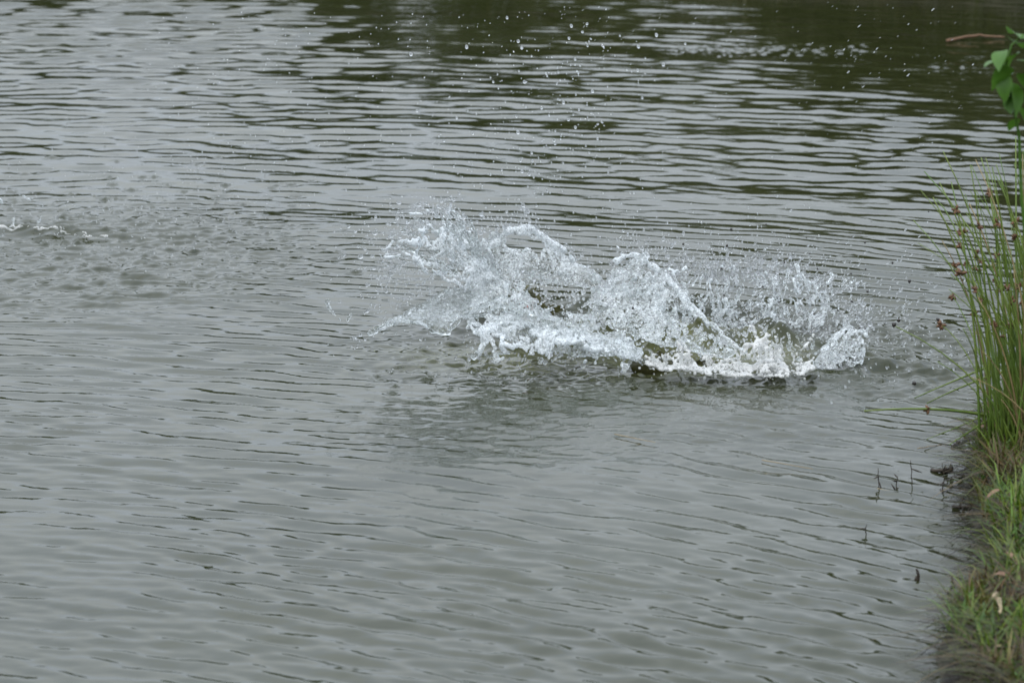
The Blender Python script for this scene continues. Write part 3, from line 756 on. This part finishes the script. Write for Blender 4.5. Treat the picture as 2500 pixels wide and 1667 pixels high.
for _ in range(1000):     # right-hand spray
    adddrop(dr.normal(1960, 175), dr.normal(745, 75), dr.uniform(10.6, 11.3), dr.uniform(.0013, .0040), (.7, -.5), dr.uniform(1, 3.0))
for _ in range(420):
    adddrop(dr.normal(1660, 190), dr.normal(640, 60), dr.uniform(10.8, 11.4), dr.uniform(.0012, .0036), (.3, .9), dr.uniform(1, 1.8))
for _ in range(150):
    adddrop(dr.normal(1400, 60), dr.normal(725, 28), dr.uniform(10.6, 10.75), dr.uniform(.0018, .0058), (.3, .9), dr.uniform(1, 1.5))
for _ in range(130):
    adddrop(dr.normal(1700, 75), dr.normal(825, 24), dr.uniform(10.52, 10.62), dr.uniform(.0016, .0052), (.5, .7), dr.uniform(1, 1.7))
for _ in range(330):
    adddrop(dr.normal(1010, 70), dr.normal(700, 40), dr.uniform(10.6, 10.8), dr.uniform(.0012, .0040), (-.6, .5), dr.uniform(1, 1.8))
def surf_drops(n, fx, fy, rad):          # drops lying just over the water where they fall back
    for _ in range(n):
        g = G(fx(), fy()); r_ = rad()
        DROPS.append((g + [0, 0, r_ + dr.uniform(.006, .03)], r_, np.array([.4, 0, -.6]), dr.uniform(1, 1.7)))
surf_drops(300, lambda: dr.normal(340, 260), lambda: dr.normal(500, 85), lambda: dr.uniform(.0014, .0036))
surf_drops(120, lambda: dr.uniform(400, 1300), lambda: dr.uniform(330, 700), lambda: dr.uniform(.0012, .0026))
surf_drops(300, lambda: dr.normal(2080, 140), lambda: dr.normal(850, 60), lambda: dr.uniform(.0016, .0046))
surf_drops(60, lambda: dr.uniform(950, 2200), lambda: dr.normal(925, 20), lambda: dr.uniform(.0014, .003))
DROPS = [d for d in DROPS if d[0][2] > .004]
def visible(p):
    v = p - np.array([0, 0, CAM_H]); f = v[1] * math.cos(PITCH) - v[2] * math.sin(PITCH)
    u = v[1] * math.sin(PITCH) + v[2] * math.cos(PITCH)
    return abs(v[0] / f / TF) < 1245 and abs(u / f / TF) < 830
DROPS = [d for d in DROPS if visible(d[0])]
DROPS.sort(key=lambda d: -d[1] * d[3] ** .5 * (1.7 if d[0][2] > .46 else 1))
def wobbly(seed):
    r = np.random.default_rng(seed); V = IV2.copy(); V *= (1 + .12 * vnoise(V[:, 0] * 1.3 + seed, V[:, 1] * 1.3, V[:, 2] * 1.3, seed=seed))[:, None]
    me = mesh_np('drop', V, None, IF2); me.materials.append(M_DROP); return me
drop_me = [wobbly(s) for s in range(6)]
def frame(d):
    d = np.asarray(d, float); d = d / (np.linalg.norm(d) + 1e-9)
    return Vector(d).to_track_quat('Z', 'Y')
DG = 'loose drops in the air'
def drop_label(p, s):
    X, Z = p[0], p[2]
    if X < -.55 and Z < .14: return 'glassy drop falling back onto choppy water near the small low splash'
    if Z > .46 and s > 2: return 'long slanted drop streaking through the air over the dark far water'
    if Z > .46: return 'clear drop flying high above every sheet of the large splash'
    if X < -.12: return 'clear drop flung out beyond the ragged plume and the glassy tongue'
    if X < .12: return 'clear drop beside the beaded arched curtain'
    if X < .42: return 'glassy drop flying round the straight-rimmed arch'
    if X < .72: return 'glassy drop in the burst behind the foam mound'
    return 'glassy drop scattered past the pale veined fan towards the rushes'
for i, (p, r_, d, s) in enumerate(DROPS[:300]):
    o = bpy.data.objects.new('water_drop', drop_me[i % 6]); COL.objects.link(o)
    o.location = p; o.rotation_mode = 'QUATERNION'; o.rotation_quaternion = frame(d); k = s ** -.33
    o.scale = (r_ * k, r_ * k, r_ * s * k)
    tag(o, drop_label(p, s), 'water drop', DG)
rest = DROPS[300:]
Vs = []; nb = len(IV1)
for p, r_, d, s in rest:
    q = np.array(frame(d).to_matrix()); k = s ** -.33
    Vs.append((IV1 * [r_ * k, r_ * k, r_ * s * k]) @ q.T + p)
F = (IF1[None] + (np.arange(len(rest)) * nb)[:, None, None]).reshape(-1, 3)
tag(link('fine_spray', mesh_np('fine_spray', np.vstack(Vs), None, F), M_DROP), 'fine mist of tiny drops around the splashes', 'spray', kind='stuff')

# dark mud flecks
mud_me = []
for s in range(4):
    V = IV1 * (1 + .3 * vnoise(IV1[:, 0] * 1.7, IV1[:, 1] * 1.7, IV1[:, 2] * 1.7, seed=s + 80))[:, None]
    me = mesh_np('fleck', V, None, IF1); me.materials.append(M_MUD); mud_me.append(me)
flecks = [(2220, 686, .008), (2080, 736, .006), (1762, 656, .005), (1775, 600, .006), (1785, 560, .006), (2118, 712, .006), (2046, 758, .004), (2194, 782, .008), (2182, 792, .011), (2290, 780, .009), (2232, 945, .009), (1545, 752, .006), (1635, 755, .005), (2098, 800, .005), (1930, 560, .005), (1668, 596, .005), (1870, 548, .004)]
for _ in range(34): flecks.append((dr.normal(2010, 170), dr.normal(680, 90), dr.uniform(.002, .005)))
for i, (px, py, r_) in enumerate(flecks):
    p = P(px, py, 10.6) if py < 900 else G(px, py) + [0, 0, .012]
    if p[2] < .01: p = G(px, py - 8) + [0, 0, .012]
    o = bpy.data.objects.new('mud_fleck', mud_me[i % 4]); COL.objects.link(o); o.location = p; r_ *= .7; o.scale = (r_, r_, r_ * 1.1)
    tag(o, 'dark speck of mud flung up right of the splash', 'mud fleck', 'mud flecks in the spray')

# ------------------------------------------------------------------ fish half hidden in the splash
def fish(p0, p1, rad, label):
    """body from nose p0 to tail p1, fins as parts"""
    p0 = np.array(p0); p1 = np.array(p1); ax = p1 - p0; Ln = np.linalg.norm(ax); ax /= Ln
    up = np.array([0, 0, 1.0]); up -= ax * (up @ ax); up /= np.linalg.norm(up); sd = np.cross(ax, up)
    t = np.array([0, .03, .1, .22, .38, .55, .72, .86, .95, 1.0]); pr = np.array([.12, .42, .72, .95, 1.0, .9, .62, .36, .28, .30])
    th = np.arange(14) * 2 * math.pi / 14
    V = []
    for a, b in zip(t, pr):
        for q in th: V.append(ax * a * Ln + rad * b * (math.cos(q) * .62 * sd + math.sin(q) * up * (1.05 if math.sin(q) > 0 else .95)))
    V = np.array(V); n = len(t)
    i = np.arange(n - 1)[:, None] * 14; j = np.arange(14)[None]; j2 = (j + 1) % 14
    F4 = np.stack([i + j, i + j2, i + 14 + j2, i + 14 + j], -1).reshape(-1, 4)
    V = np.vstack([V, [ax * -.01], [ax * Ln]]); F3 = [(140, (q + 1) % 14, q) for q in range(14)] + [(141, 126 + q, 126 + (q + 1) % 14) for q in range(14)]
    e = empty('fish', tuple(p0)); tag(e, label, 'fish', 'fish thrashing at the surface')
    link('body', mesh_np('body', V, F4, np.array(F3)), M_FISH, e)
    def fin(name, pts, thick, mat=M_FIN):
        pts = np.array(pts); m = len(pts); nrm = np.cross(pts[1] - pts[0], pts[2] - pts[0]); nrm /= np.linalg.norm(nrm)
        VV = np.vstack([pts + nrm * thick, pts - nrm * thick, [pts.mean(0) + nrm * thick * 1.5], [pts.mean(0) - nrm * thick * 1.5]])
        q = np.arange(m); q2 = (q + 1) % m
        F_ = [(a, b, 2 * m) for a, b in zip(q, q2)] + [(m + b, m + a, 2 * m + 1) for a, b in zip(q, q2)]
        link(name, mesh_np(name, VV, np.stack([q2, q, q + m, q2 + m], 1), np.array(F_), False), mat, e)
    T = ax * Ln; up0 = up; fs = rad / .06; up = up * 1.0
    _f = fin
    def fin(name, pts, thick, mat=M_FIN):
        pts = np.array(pts); c = pts[0]; _f(name, c + (pts - c) * fs, thick * fs, mat)
    fin('tail_fin', [T - ax * .02 + up * .02, T + ax * .07 + up * .075, T + ax * .085 + up * .055, T + ax * .04, T + ax * .085 - up * .055, T + ax * .07 - up * .075, T - ax * .02 - up * .02], .003, M_FISH)
    fin('dorsal_fin', [ax * Ln * .35 + up * rad * .95, ax * Ln * .38 + up * (rad + .035), ax * Ln * .5 + up * (rad * .9 + .03), ax * Ln * .62 + up * (rad * .7 + .02), ax * Ln * .66 + up * rad * .68], .002, M_FISH)
    for s in (1, -1):
        b = ax * Ln * .24 - up * rad * .55 + sd * s * rad * .45
        fin('pectoral_fin', [b, b + ax * .05 - up * .01 + sd * s * .03, b + ax * .06 - up * .03 + sd * s * .045, b + ax * .03 - up * .035 + sd * s * .03], .002)
    return e
fish(P(1540, 893, 10.56), P(1700, 905, 10.68), .034, 'olive fish rolling at the foot of the splash, red fins at the waterline')
fish(P(1262, 700, 10.92), P(1340, 765, 10.95), .030, 'olive fish high inside the splash behind the curtain, mostly hidden by spray')

# ------------------------------------------------------------------ right bank: grass, rushes, weeds, litter
def blades(name, base, length, width, lean, az, cols, mat, seg=3, droop=.5):
    """bent tapering blades joined in one mesh; arrays per blade"""
    n = len(base); V = []; 
    d = np.stack([np.cos(az), np.sin(az), np.zeros(n)], 1); sdv = np.stack([-np.sin(az), np.cos(az), np.zeros(n)], 1)
    for k in range(seg + 1):
        t = k / seg
        out = length * (np.sin(lean) * t + droop * .45 * t * t * np.sin(lean + .4)); upv = length * (np.cos(lean) * t - droop * .45 * t * t)
        c = base + d * out[:, None]; c[:, 2] += upv
        wv = (width * (1 - t) ** .7 * .5)[:, None] * sdv
        if k < seg: V += [c - wv, c + wv]
        else: V += [c]
    V = np.stack(V, 1); m = V.shape[1]; V = V.reshape(-1, 3); o = (np.arange(n) * m)[:, None]
    F4 = np.concatenate([o + np.array([2 * k, 2 * k + 1, 2 * k + 3, 2 * k + 2]) for k in range(seg - 1)])
    F3 = o + np.array([2 * seg - 2, 2 * seg - 1, 2 * seg])
    me = mesh_np(name, V, F4, F3); cattr(me, 'tint', np.repeat(cols, m, axis=0))
    return link(name, me, mat)
br = np.random.default_rng(91)
def bank_pts(n, dmin, dmax, x0=.95, x1=2.0, y0=7.2, y1=10.6):
    X = br.uniform(x0, x1, n * 6); Y = br.uniform(y0, y1, n * 6); d = pond_sd(X, Y)
    k = (d > dmin) & (d < dmax); X, Y = X[k][:n], Y[k][:n]
    return np.stack([X, Y, ground_z(X, Y)], 1)
def tints(n, pal, pts=None, k=1.0):
    pal = np.array(pal); i = br.integers(0, len(pal), n)
    if pts is not None:
        f = fbm(pts[:, 0] * 5, pts[:, 1] * 5, seed=92, octv=2) * .5 + .5
        i = np.clip((f * 1.4 - .2) * len(pal) + br.normal(0, 1.1, n), 0, len(pal) - 1).astype(int)
    return pal[i] * br.uniform(.4, 1.1, (n, 1)) * k
GP = [(.13, .065, .030), (.06, .04, .018), (.09, .06, .022), (.12, .105, .03), (.075, .105, .012), (.065, .125, .010), (.095, .145, .014), (.110, .140, .016), (.050, .10, .012)]
b = bank_pts(15000, .015, .9)
n = len(b)
tag(blades('bank_grass', b, br.uniform(.03, .13, n), br.uniform(.003, .008, n), br.uniform(.2, 1.2, n), br.uniform(0, 6.28, n), tints(n, GP, b, 1.45), M_BLADE), 'short mixed green and brown grass covering the right bank', 'grass', kind='stuff')
b = bank_pts(3200, .012, .10); b = b[fbm(b[:, 0] * 9, b[:, 1] * 9, seed=95, octv=2) > -.12]; n = len(b)
tag(blades('overhanging_grass', b + [0, 0, .0], br.uniform(.05, .15, n) * (1 + .5 * fbm(b[:, 0] * 14, b[:, 1] * 14, seed=96, octv=2)), br.uniform(.003, .007, n), br.uniform(.6, 1.5, n), br.normal(3.3, .6, n), tints(n, [(.05, .033, .015), (.09, .055, .022), (.17, .12, .05), (.035, .027, .012), (.07, .10, .016), (.11, .13, .025)]), M_BLADE, 4, .9), 'tangled brown and green grass hanging over the bank edge', 'grass', kind='stuff')
b = bank_pts(1300, -.012, .05); n = len(b); b[:, 2] = br.uniform(.005, .07, n)  # root fringe whose dark palette also paints the shade of the undercut
tag(blades('root_tangle', b, br.uniform(.04, .13, n), br.uniform(.004, .010, n), br.uniform(1.1, 1.9, n), br.normal(3.2, .8, n), tints(n, [(.016, .013, .009), (.030, .022, .014), (.045, .033, .018), (.022, .026, .010)]), M_BLADE, 4, .5), 'roots and stems coloured dark like the shaded undercut, fringing the bank at the waterline', 'roots', kind='stuff')
# low leafy ground cover
b = bank_pts(2600, .01, .8, y1=9.4); n = len(b)
tag(blades('moss_leaves', b + [0, 0, .01], br.uniform(.012, .03, n), br.uniform(.010, .018, n), br.uniform(.5, 1.4, n), br.uniform(0, 6.28, n), tints(n, [(.05, .11, .012), (.06, .13, .018), (.09, .12, .02), (.07, .05, .02)], b, 1.3), M_BLADE, 2, .3), 'small round leaves of low weeds among the bank grass', 'ground cover', kind='stuff')

b = bank_pts(9000, .02, .9, -7, 4.2, 17.0, 26.5); n = len(b)
tag(blades('far_bank_grass', b, br.uniform(.18, .55, n), br.uniform(.012, .026, n), br.uniform(.05, .6, n), br.uniform(0, 6.28, n), tints(n, [(.045, .05, .010), (.06, .075, .012), (.04, .06, .008), (.085, .08, .02)], b * .3), M_BLADE, 3, .3), 'tall olive grass lining the far bank', 'grass', kind='stuff')
# --- rush clumps
def qcurve(a, c, b_, n=9):
    t = np.linspace(0, 1, n)[:, None]; return (1 - t) ** 2 * a + 2 * t * (1 - t) * c + t * t * b_
def seed_head(p, s):
    r = np.random.default_rng(int(abs(p[0] * 1e4)) % 9999)
    parts = []
    for q in range(7):
        d = r.normal(size=3); d /= np.linalg.norm(d)
        parts.append(tube([p, p + d * s * .6, p + d * s], [s * .18, s * .28, s * .08], 4))
    return join(parts)
def stem(root, a, c, b_, r0, dry=False, head=None, hs=.012):
    loc = np.array(root.location)
    pts = qcurve(a - loc, c - loc, b_ - loc)
    o = link('stem', mesh_np('stem', *tube(pts, np.linspace(r0, r0 * .35, len(pts)), 4)), M_STEM_DRY if dry else M_STEM, root)
    if head is not None:
        k = head * (len(pts) - 1); i = int(k); p = pts[i] + (pts[min(i + 1, len(pts) - 1)] - pts[i]) * (k - i)
        link('seed_head', mesh_np('seed_head', *seed_head(p, hs)), M_SEED, o)
    return o
def clump(cx, cy, n, spread, label, hmin=.38, hmax=.80, lean=.16, bias=(-.10, 0)):
    z = float(ground_z(np.array([cx]), np.array([cy]))[0])
    root = empty('rush_clump', (cx, cy, z)); tag(root, label, 'rushes', 'rush clumps on the bank')
    for q in range(n):
        a = np.array([cx + br.normal(0, spread), cy + br.normal(0, spread * 1.2), z - .03])
        h = br.uniform(hmin, hmax); lx, ly = br.normal(bias[0], lean), br.normal(bias[1], lean)
        b_ = a + [lx * h, ly * h, h * math.sqrt(max(.2, 1 - min(.8, lx * lx + ly * ly)))]
        c = a + [lx * h * .18, ly * h * .18, h * .6]
        stem(root, a, c, b_, br.uniform(.0022, .0040), br.random() < .12, br.uniform(.68, .86) if br.random() < .40 else None, br.uniform(.010, .017))
    return root
c1 = G(2508, 1072, .14); c2 = G(2530, 1050, .14); c3 = G(2560, 1120, .16)
K1 = clump(c1[0], c1[1], 62, .05, 'tall green rush clump with brown seed heads at the water edge')
for q in range(75):       # shorter growth at the foot of the clump
    a_ = np.array(K1.location) + [br.normal(.01, .05), br.normal(0, .07), -.03]; h_ = br.uniform(.14, .42); lx = br.normal(-.12, .3); ly = br.normal(0, .25)
    stem(K1, a_, a_ + [lx * h_ * .2, ly * h_ * .2, h_ * .6], a_ + [lx * h_, ly * h_, h_ * .9], br.uniform(.0020, .0036), br.random() < .08)
K2 = clump(c2[0], c2[1] + .1, 36, .05, 'rush clump growing behind the tall one, further from the water', bias=(-.22, .0))
# long bent stems reaching out over the water
B1 = np.array(K1.location)
for pts, r0, dry, hd in (
        ([(2470, 1030, 9.4), (2330, 985, 9.3), (2110, 1003, 9.2)], .0050, False, .62),
        ([(2450, 880, 9.5), (2350, 920, 9.5), (2232, 972, 9.5)], .0036, False, None),
        ([(2455, 905, 9.5), (2360, 935, 9.5), (2262, 985, 9.5)], .0036, False, None),
        ([(2450, 1000, 9.4), (2380, 1045, 9.3), (2318, 1085, 9.2)], .0040, False, None),
        ([(2420, 1005, 9.5), (2350, 1040, 9.45), (2262, 1072, 9.4)], .0026, False, None),
        ([(2465, 1080, 9.3), (2370, 560, 9.5), (2285, 485, 9.6)], .0036, False, .55),
        ([(2460, 1080, 9.3), (2400, 640, 9.5), (2335, 500, 9.7)], .0032, False, .6),
        ([(2455, 1080, 9.3), (2390, 820, 9.5), (2322, 715, 9.6)], .0034, False, .97),
        ([(2450, 1080, 9.3), (2380, 850, 9.45), (2295, 790, 9.5)], .0030, False, .98),
        ([(2470, 1080, 9.3), (2440, 500, 9.5), (2395, 385, 9.6)], .0036, False, .75),
        ([(2485, 1080, 9.3), (2480, 520, 9.5), (2480, 335, 9.6)], .0040, False, None),
        ([(2445, 1075, 9.3), (2360, 890, 9.4), (2385, 800, 9.45)], .0028, True, None),
        ([(2440, 640, 9.5), (2415, 655, 9.5), (2402, 645, 9.5)], .0026, True, None)):
    stem(K1, *[P(*p) for p in pts], r0, dry, hd, .015)

# --- broad leaved weed at the right edge
def leaf_mesh(L_, W_, fold=.25, curl=.3):
    n = 7; V = []
    for k in range(n):
        t = k / (n - 1); w_ = W_ * .5 * (math.sin(math.pi * t ** .8) ** .8 if 0 < t < 1 else 0.02)
        zc = -curl * L_ * t * t
        V += [(-w_, t * L_, zc + fold * w_), (0, t * L_, zc), (w_, t * L_, zc + fold * w_)]
    F = []
    for k in range(n - 1):
        for q in (0, 1): F.append((3 * k + q, 3 * k + q + 1, 3 * k + q + 4, 3 * k + q + 3))
    return mesh_np('leaf', V, np.array(F))
LEAF = [leaf_mesh(.11, .08), leaf_mesh(.085, .058, .35, .5), leaf_mesh(.065, .04, .2, .2)]
wb = np.array([1.20, 7.95, float(ground_z(np.array([1.20]), np.array([7.95]))[0])])
WK = 7.9 / 9.4
weed = empty('leafy_weed', tuple(wb)); tag(weed, 'tall weed with bright green broad leaves on a thin bent stem', 'plant')
wpts = np.vstack([wb - [0, 0, .03], [P(px, py, d_ * WK) for px, py, d_ in ((2525, 900, 9.5), (2506, 600, 9.5), (2494, 480, 9.5), (2488, 330, 9.5), (2470, 240, 9.45), (2452, 175, 9.4), (2470, 110, 9.4), (2500, 85, 9.4))]])
link('stem', mesh_np('stem', *tube(wpts - wb, np.linspace(.005, .002, len(wpts)), 5)), M_LEAF, weed)
for px, py, dp, az, tilt, k in ((2462, 150, 9.4, 2.2, .2, 0), (2478, 105, 9.4, -.4, .0, 0), (2490, 130, 9.42, .9, -.5, 1), (2452, 180, 9.4, 2.9, -.9, 1), (2466, 200, 9.45, -2.3, -.8, 1), (2474, 215, 9.45, 1.6, -1.0, 2), (2480, 262, 9.5, -1.2, -.6, 1), (2476, 240, 9.5, 2.6, -.5, 2), (2492, 95, 9.38, .2, .3, 0), (2484, 180, 9.42, -1.0, -.7, 0), (2448, 125, 9.38, 2.7, -.2, 1), (2470, 165, 9.36, .4, -.6, 1), (2495, 215, 9.45, 1.2, -.3, 2), (2460, 235, 9.45, 3.0, -.9, 2), (2488, 290, 9.5, .5, -.6, 2), (2498, 150, 9.4, -.6, .1, 0)):
    o = link('leaf', LEAF[k], M_LEAF, weed); o.location = P(px, py, dp * WK) - wb; o.rotation_euler = (tilt, br.uniform(-.5, .5), az); f_ = .72 * br.uniform(.75, 1.15); o.scale = (f_, f_, f_)

# --- things in and on the water by the bank
def rod(name, pts, rad, mat, label, cat, group=None, knots=0, seed=0):
    pts = np.array(pts, float); base = pts[0].copy()
    r = np.random.default_rng(seed); t = np.linspace(0, 1, 10); q = np.stack([np.interp(t, np.linspace(0, 1, len(pts)), pts[:, k]) for k in range(3)], 1)
    q[1:-1] += r.normal(0, rad * .5, (8, 3)) * [1, 1, .5]
    parts = [tube(q - base, np.linspace(rad, rad * .5, 10) * r.uniform(.85, 1.15, 10), 5)]
    for k in range(knots):
        p = q[r.integers(2, 9)] - base; d = r.normal(size=3); d /= np.linalg.norm(d); l = r.uniform(.012, .035)
        parts.append(tube([p, p + d * l * .5, p + d * l], [rad * .7, rad * 1.2, rad * .3], 4))
    o = link(name, mesh_np(name, *join(parts)), mat, None, tuple(base)); tag(o, label, cat, group); return o
def onwater(px, py, up=.004): return G(px, py) + [0, 0, up]
rod('straw', [onwater(1500, 1063), onwater(1600, 1083)], .0014, M_STRAW, 'pale floating straw out in open water before the splash', 'straw', 'floating straws', 0, 1)
rod('straw', [onwater(1860, 1126), onwater(1985, 1148)], .0014, M_STRAW, 'pale floating straw about midway between splash and grassy bank', 'straw', 'floating straws', 0, 2)
rod('straw', [onwater(2142, 1196), onwater(2285, 1224)], .0014, M_STRAW, 'longest pale floating straw, close to the twigs by the bank', 'straw', 'floating straws', 0, 3)
rod('straw', [onwater(2240, 1098), onwater(2300, 1088)], .0014, M_STRAW, 'thin straw lying at the tip of the bent green stem', 'straw', 'floating straws', 0, 4)
rod('floating_stick', [onwater(2312, 106, .012), onwater(2385, 96, .02), onwater(2452, 97, .012)], .008, M_DEADLEAF, 'reddish brown stick floating on the dark water by the far bank', 'stick', None, 0, 5)
tw = [((2275, 1150), (2362, 1172), .006, 6, 'thick dark stick jutting from the bank into the water'),
      ((2325, 1095), (2412, 1072), .006, 8, 'dark muddy root clod at the tip of the fallen rush stem'),
      ((2325, 1240), (2378, 1255), .004, 8, 'knobbly dark twig under the overhanging grass'),
      ((2355, 1500), (2405, 1508), .004, 2, 'flat dark twig lying at the water line below the grass')]
for i, (a_, b_, r_, k_, lab) in enumerate(tw):
    rod('twig', [onwater(*a_), (onwater(*a_) + onwater(*b_)) / 2 + [0, 0, .008], onwater(*b_, .02)], r_, M_TWIG, lab, 'twig', 'twigs at the bank edge', k_, 10 + i)
ws = [((2298, 1205), 75, 4, 'dark upright water weed nearest the thick stick'), ((2146, 1190), 48, 4, 'dark weed stem standing alone at the end of the long straw'),
      ((2226, 1185), 62, 2, 'thin weed stem halfway along the long straw'), ((2190, 1192), 30, 5, 'short knotted weed stem between two taller ones'),
      ((2120, 1302), 22, 2, 'tiny weed tip poking from open water'), ((2318, 1450), 46, 1, 'bent black stalk rising from the water by the bank'),
      ((2238, 1412), 24, 2, 'faint weed tip beside the bent black stalk'), ((2352, 1290), 30, 5, 'weed sprig tight under the bank edge')]
for i, ((px, py), h_, k_, lab) in enumerate(ws):
    g = G(px, py); top = P(px + br.normal(2, 4), py - h_, g[1])
    rod('water_weed', [g - [0, 0, .03], (g + top) / 2 + [br.normal(0, .004), 0, 0], top], .0018 if 'black' not in lab else .005, M_TWIG, lab, 'water weed', 'weeds standing in the shallows', k_, 30 + i)
# dead leaves and stalks on the bank
def bank_at(px, py):
    g = G(px, py, .12)
    for _ in range(5): g = G(px, py, float(ground_z(g[0:1], g[1:2])[0]) + .03)
    return g
for i, (px, py, az, mt, k, lab) in enumerate(((2408, 1040, 1.2, M_DEADLEAF, 0, 'orange brown dead leaf at the foot of the rushes'), (2470, 1360, .6, M_DEADLEAF, 1, 'pinkish brown dead leaf on the upper bank edge'), (2420, 1295, 2.2, M_DEADLEAF, 2, 'small curled brown leaf over the dark hollow'), (2455, 1405, .9, M_DEADLEAF, 1, 'brown leaf lying in the grass below the pinkish one'), (2445, 1195, 1.7, M_DEADLEAF, 0, 'long tan dead leaf hanging down the bank face'))):
    o = link('dead_leaf', LEAF[k].copy(), None); o.data.materials.clear(); o.data.materials.append(mt); o.location = bank_at(px, py); o.rotation_euler = (br.uniform(-.5, .9), br.uniform(-.4, .4), az); o.scale = (.32, .42, .42)
    tag(o, lab, 'leaf', 'dead leaves on the bank')
rod('dry_stalk', [bank_at(2432, 1450), bank_at(2442, 1495)], .007, M_STRAW, 'thick pale stalk lying across the green bank', 'stalk', 'dry stalks', 0, 60)
rod('dry_stalk', [bank_at(2390, 1610), bank_at(2440, 1575)], .005, M_STRAW, 'thin tan stalk slanting over the lower bank', 'stalk', 'dry stalks', 0, 61)
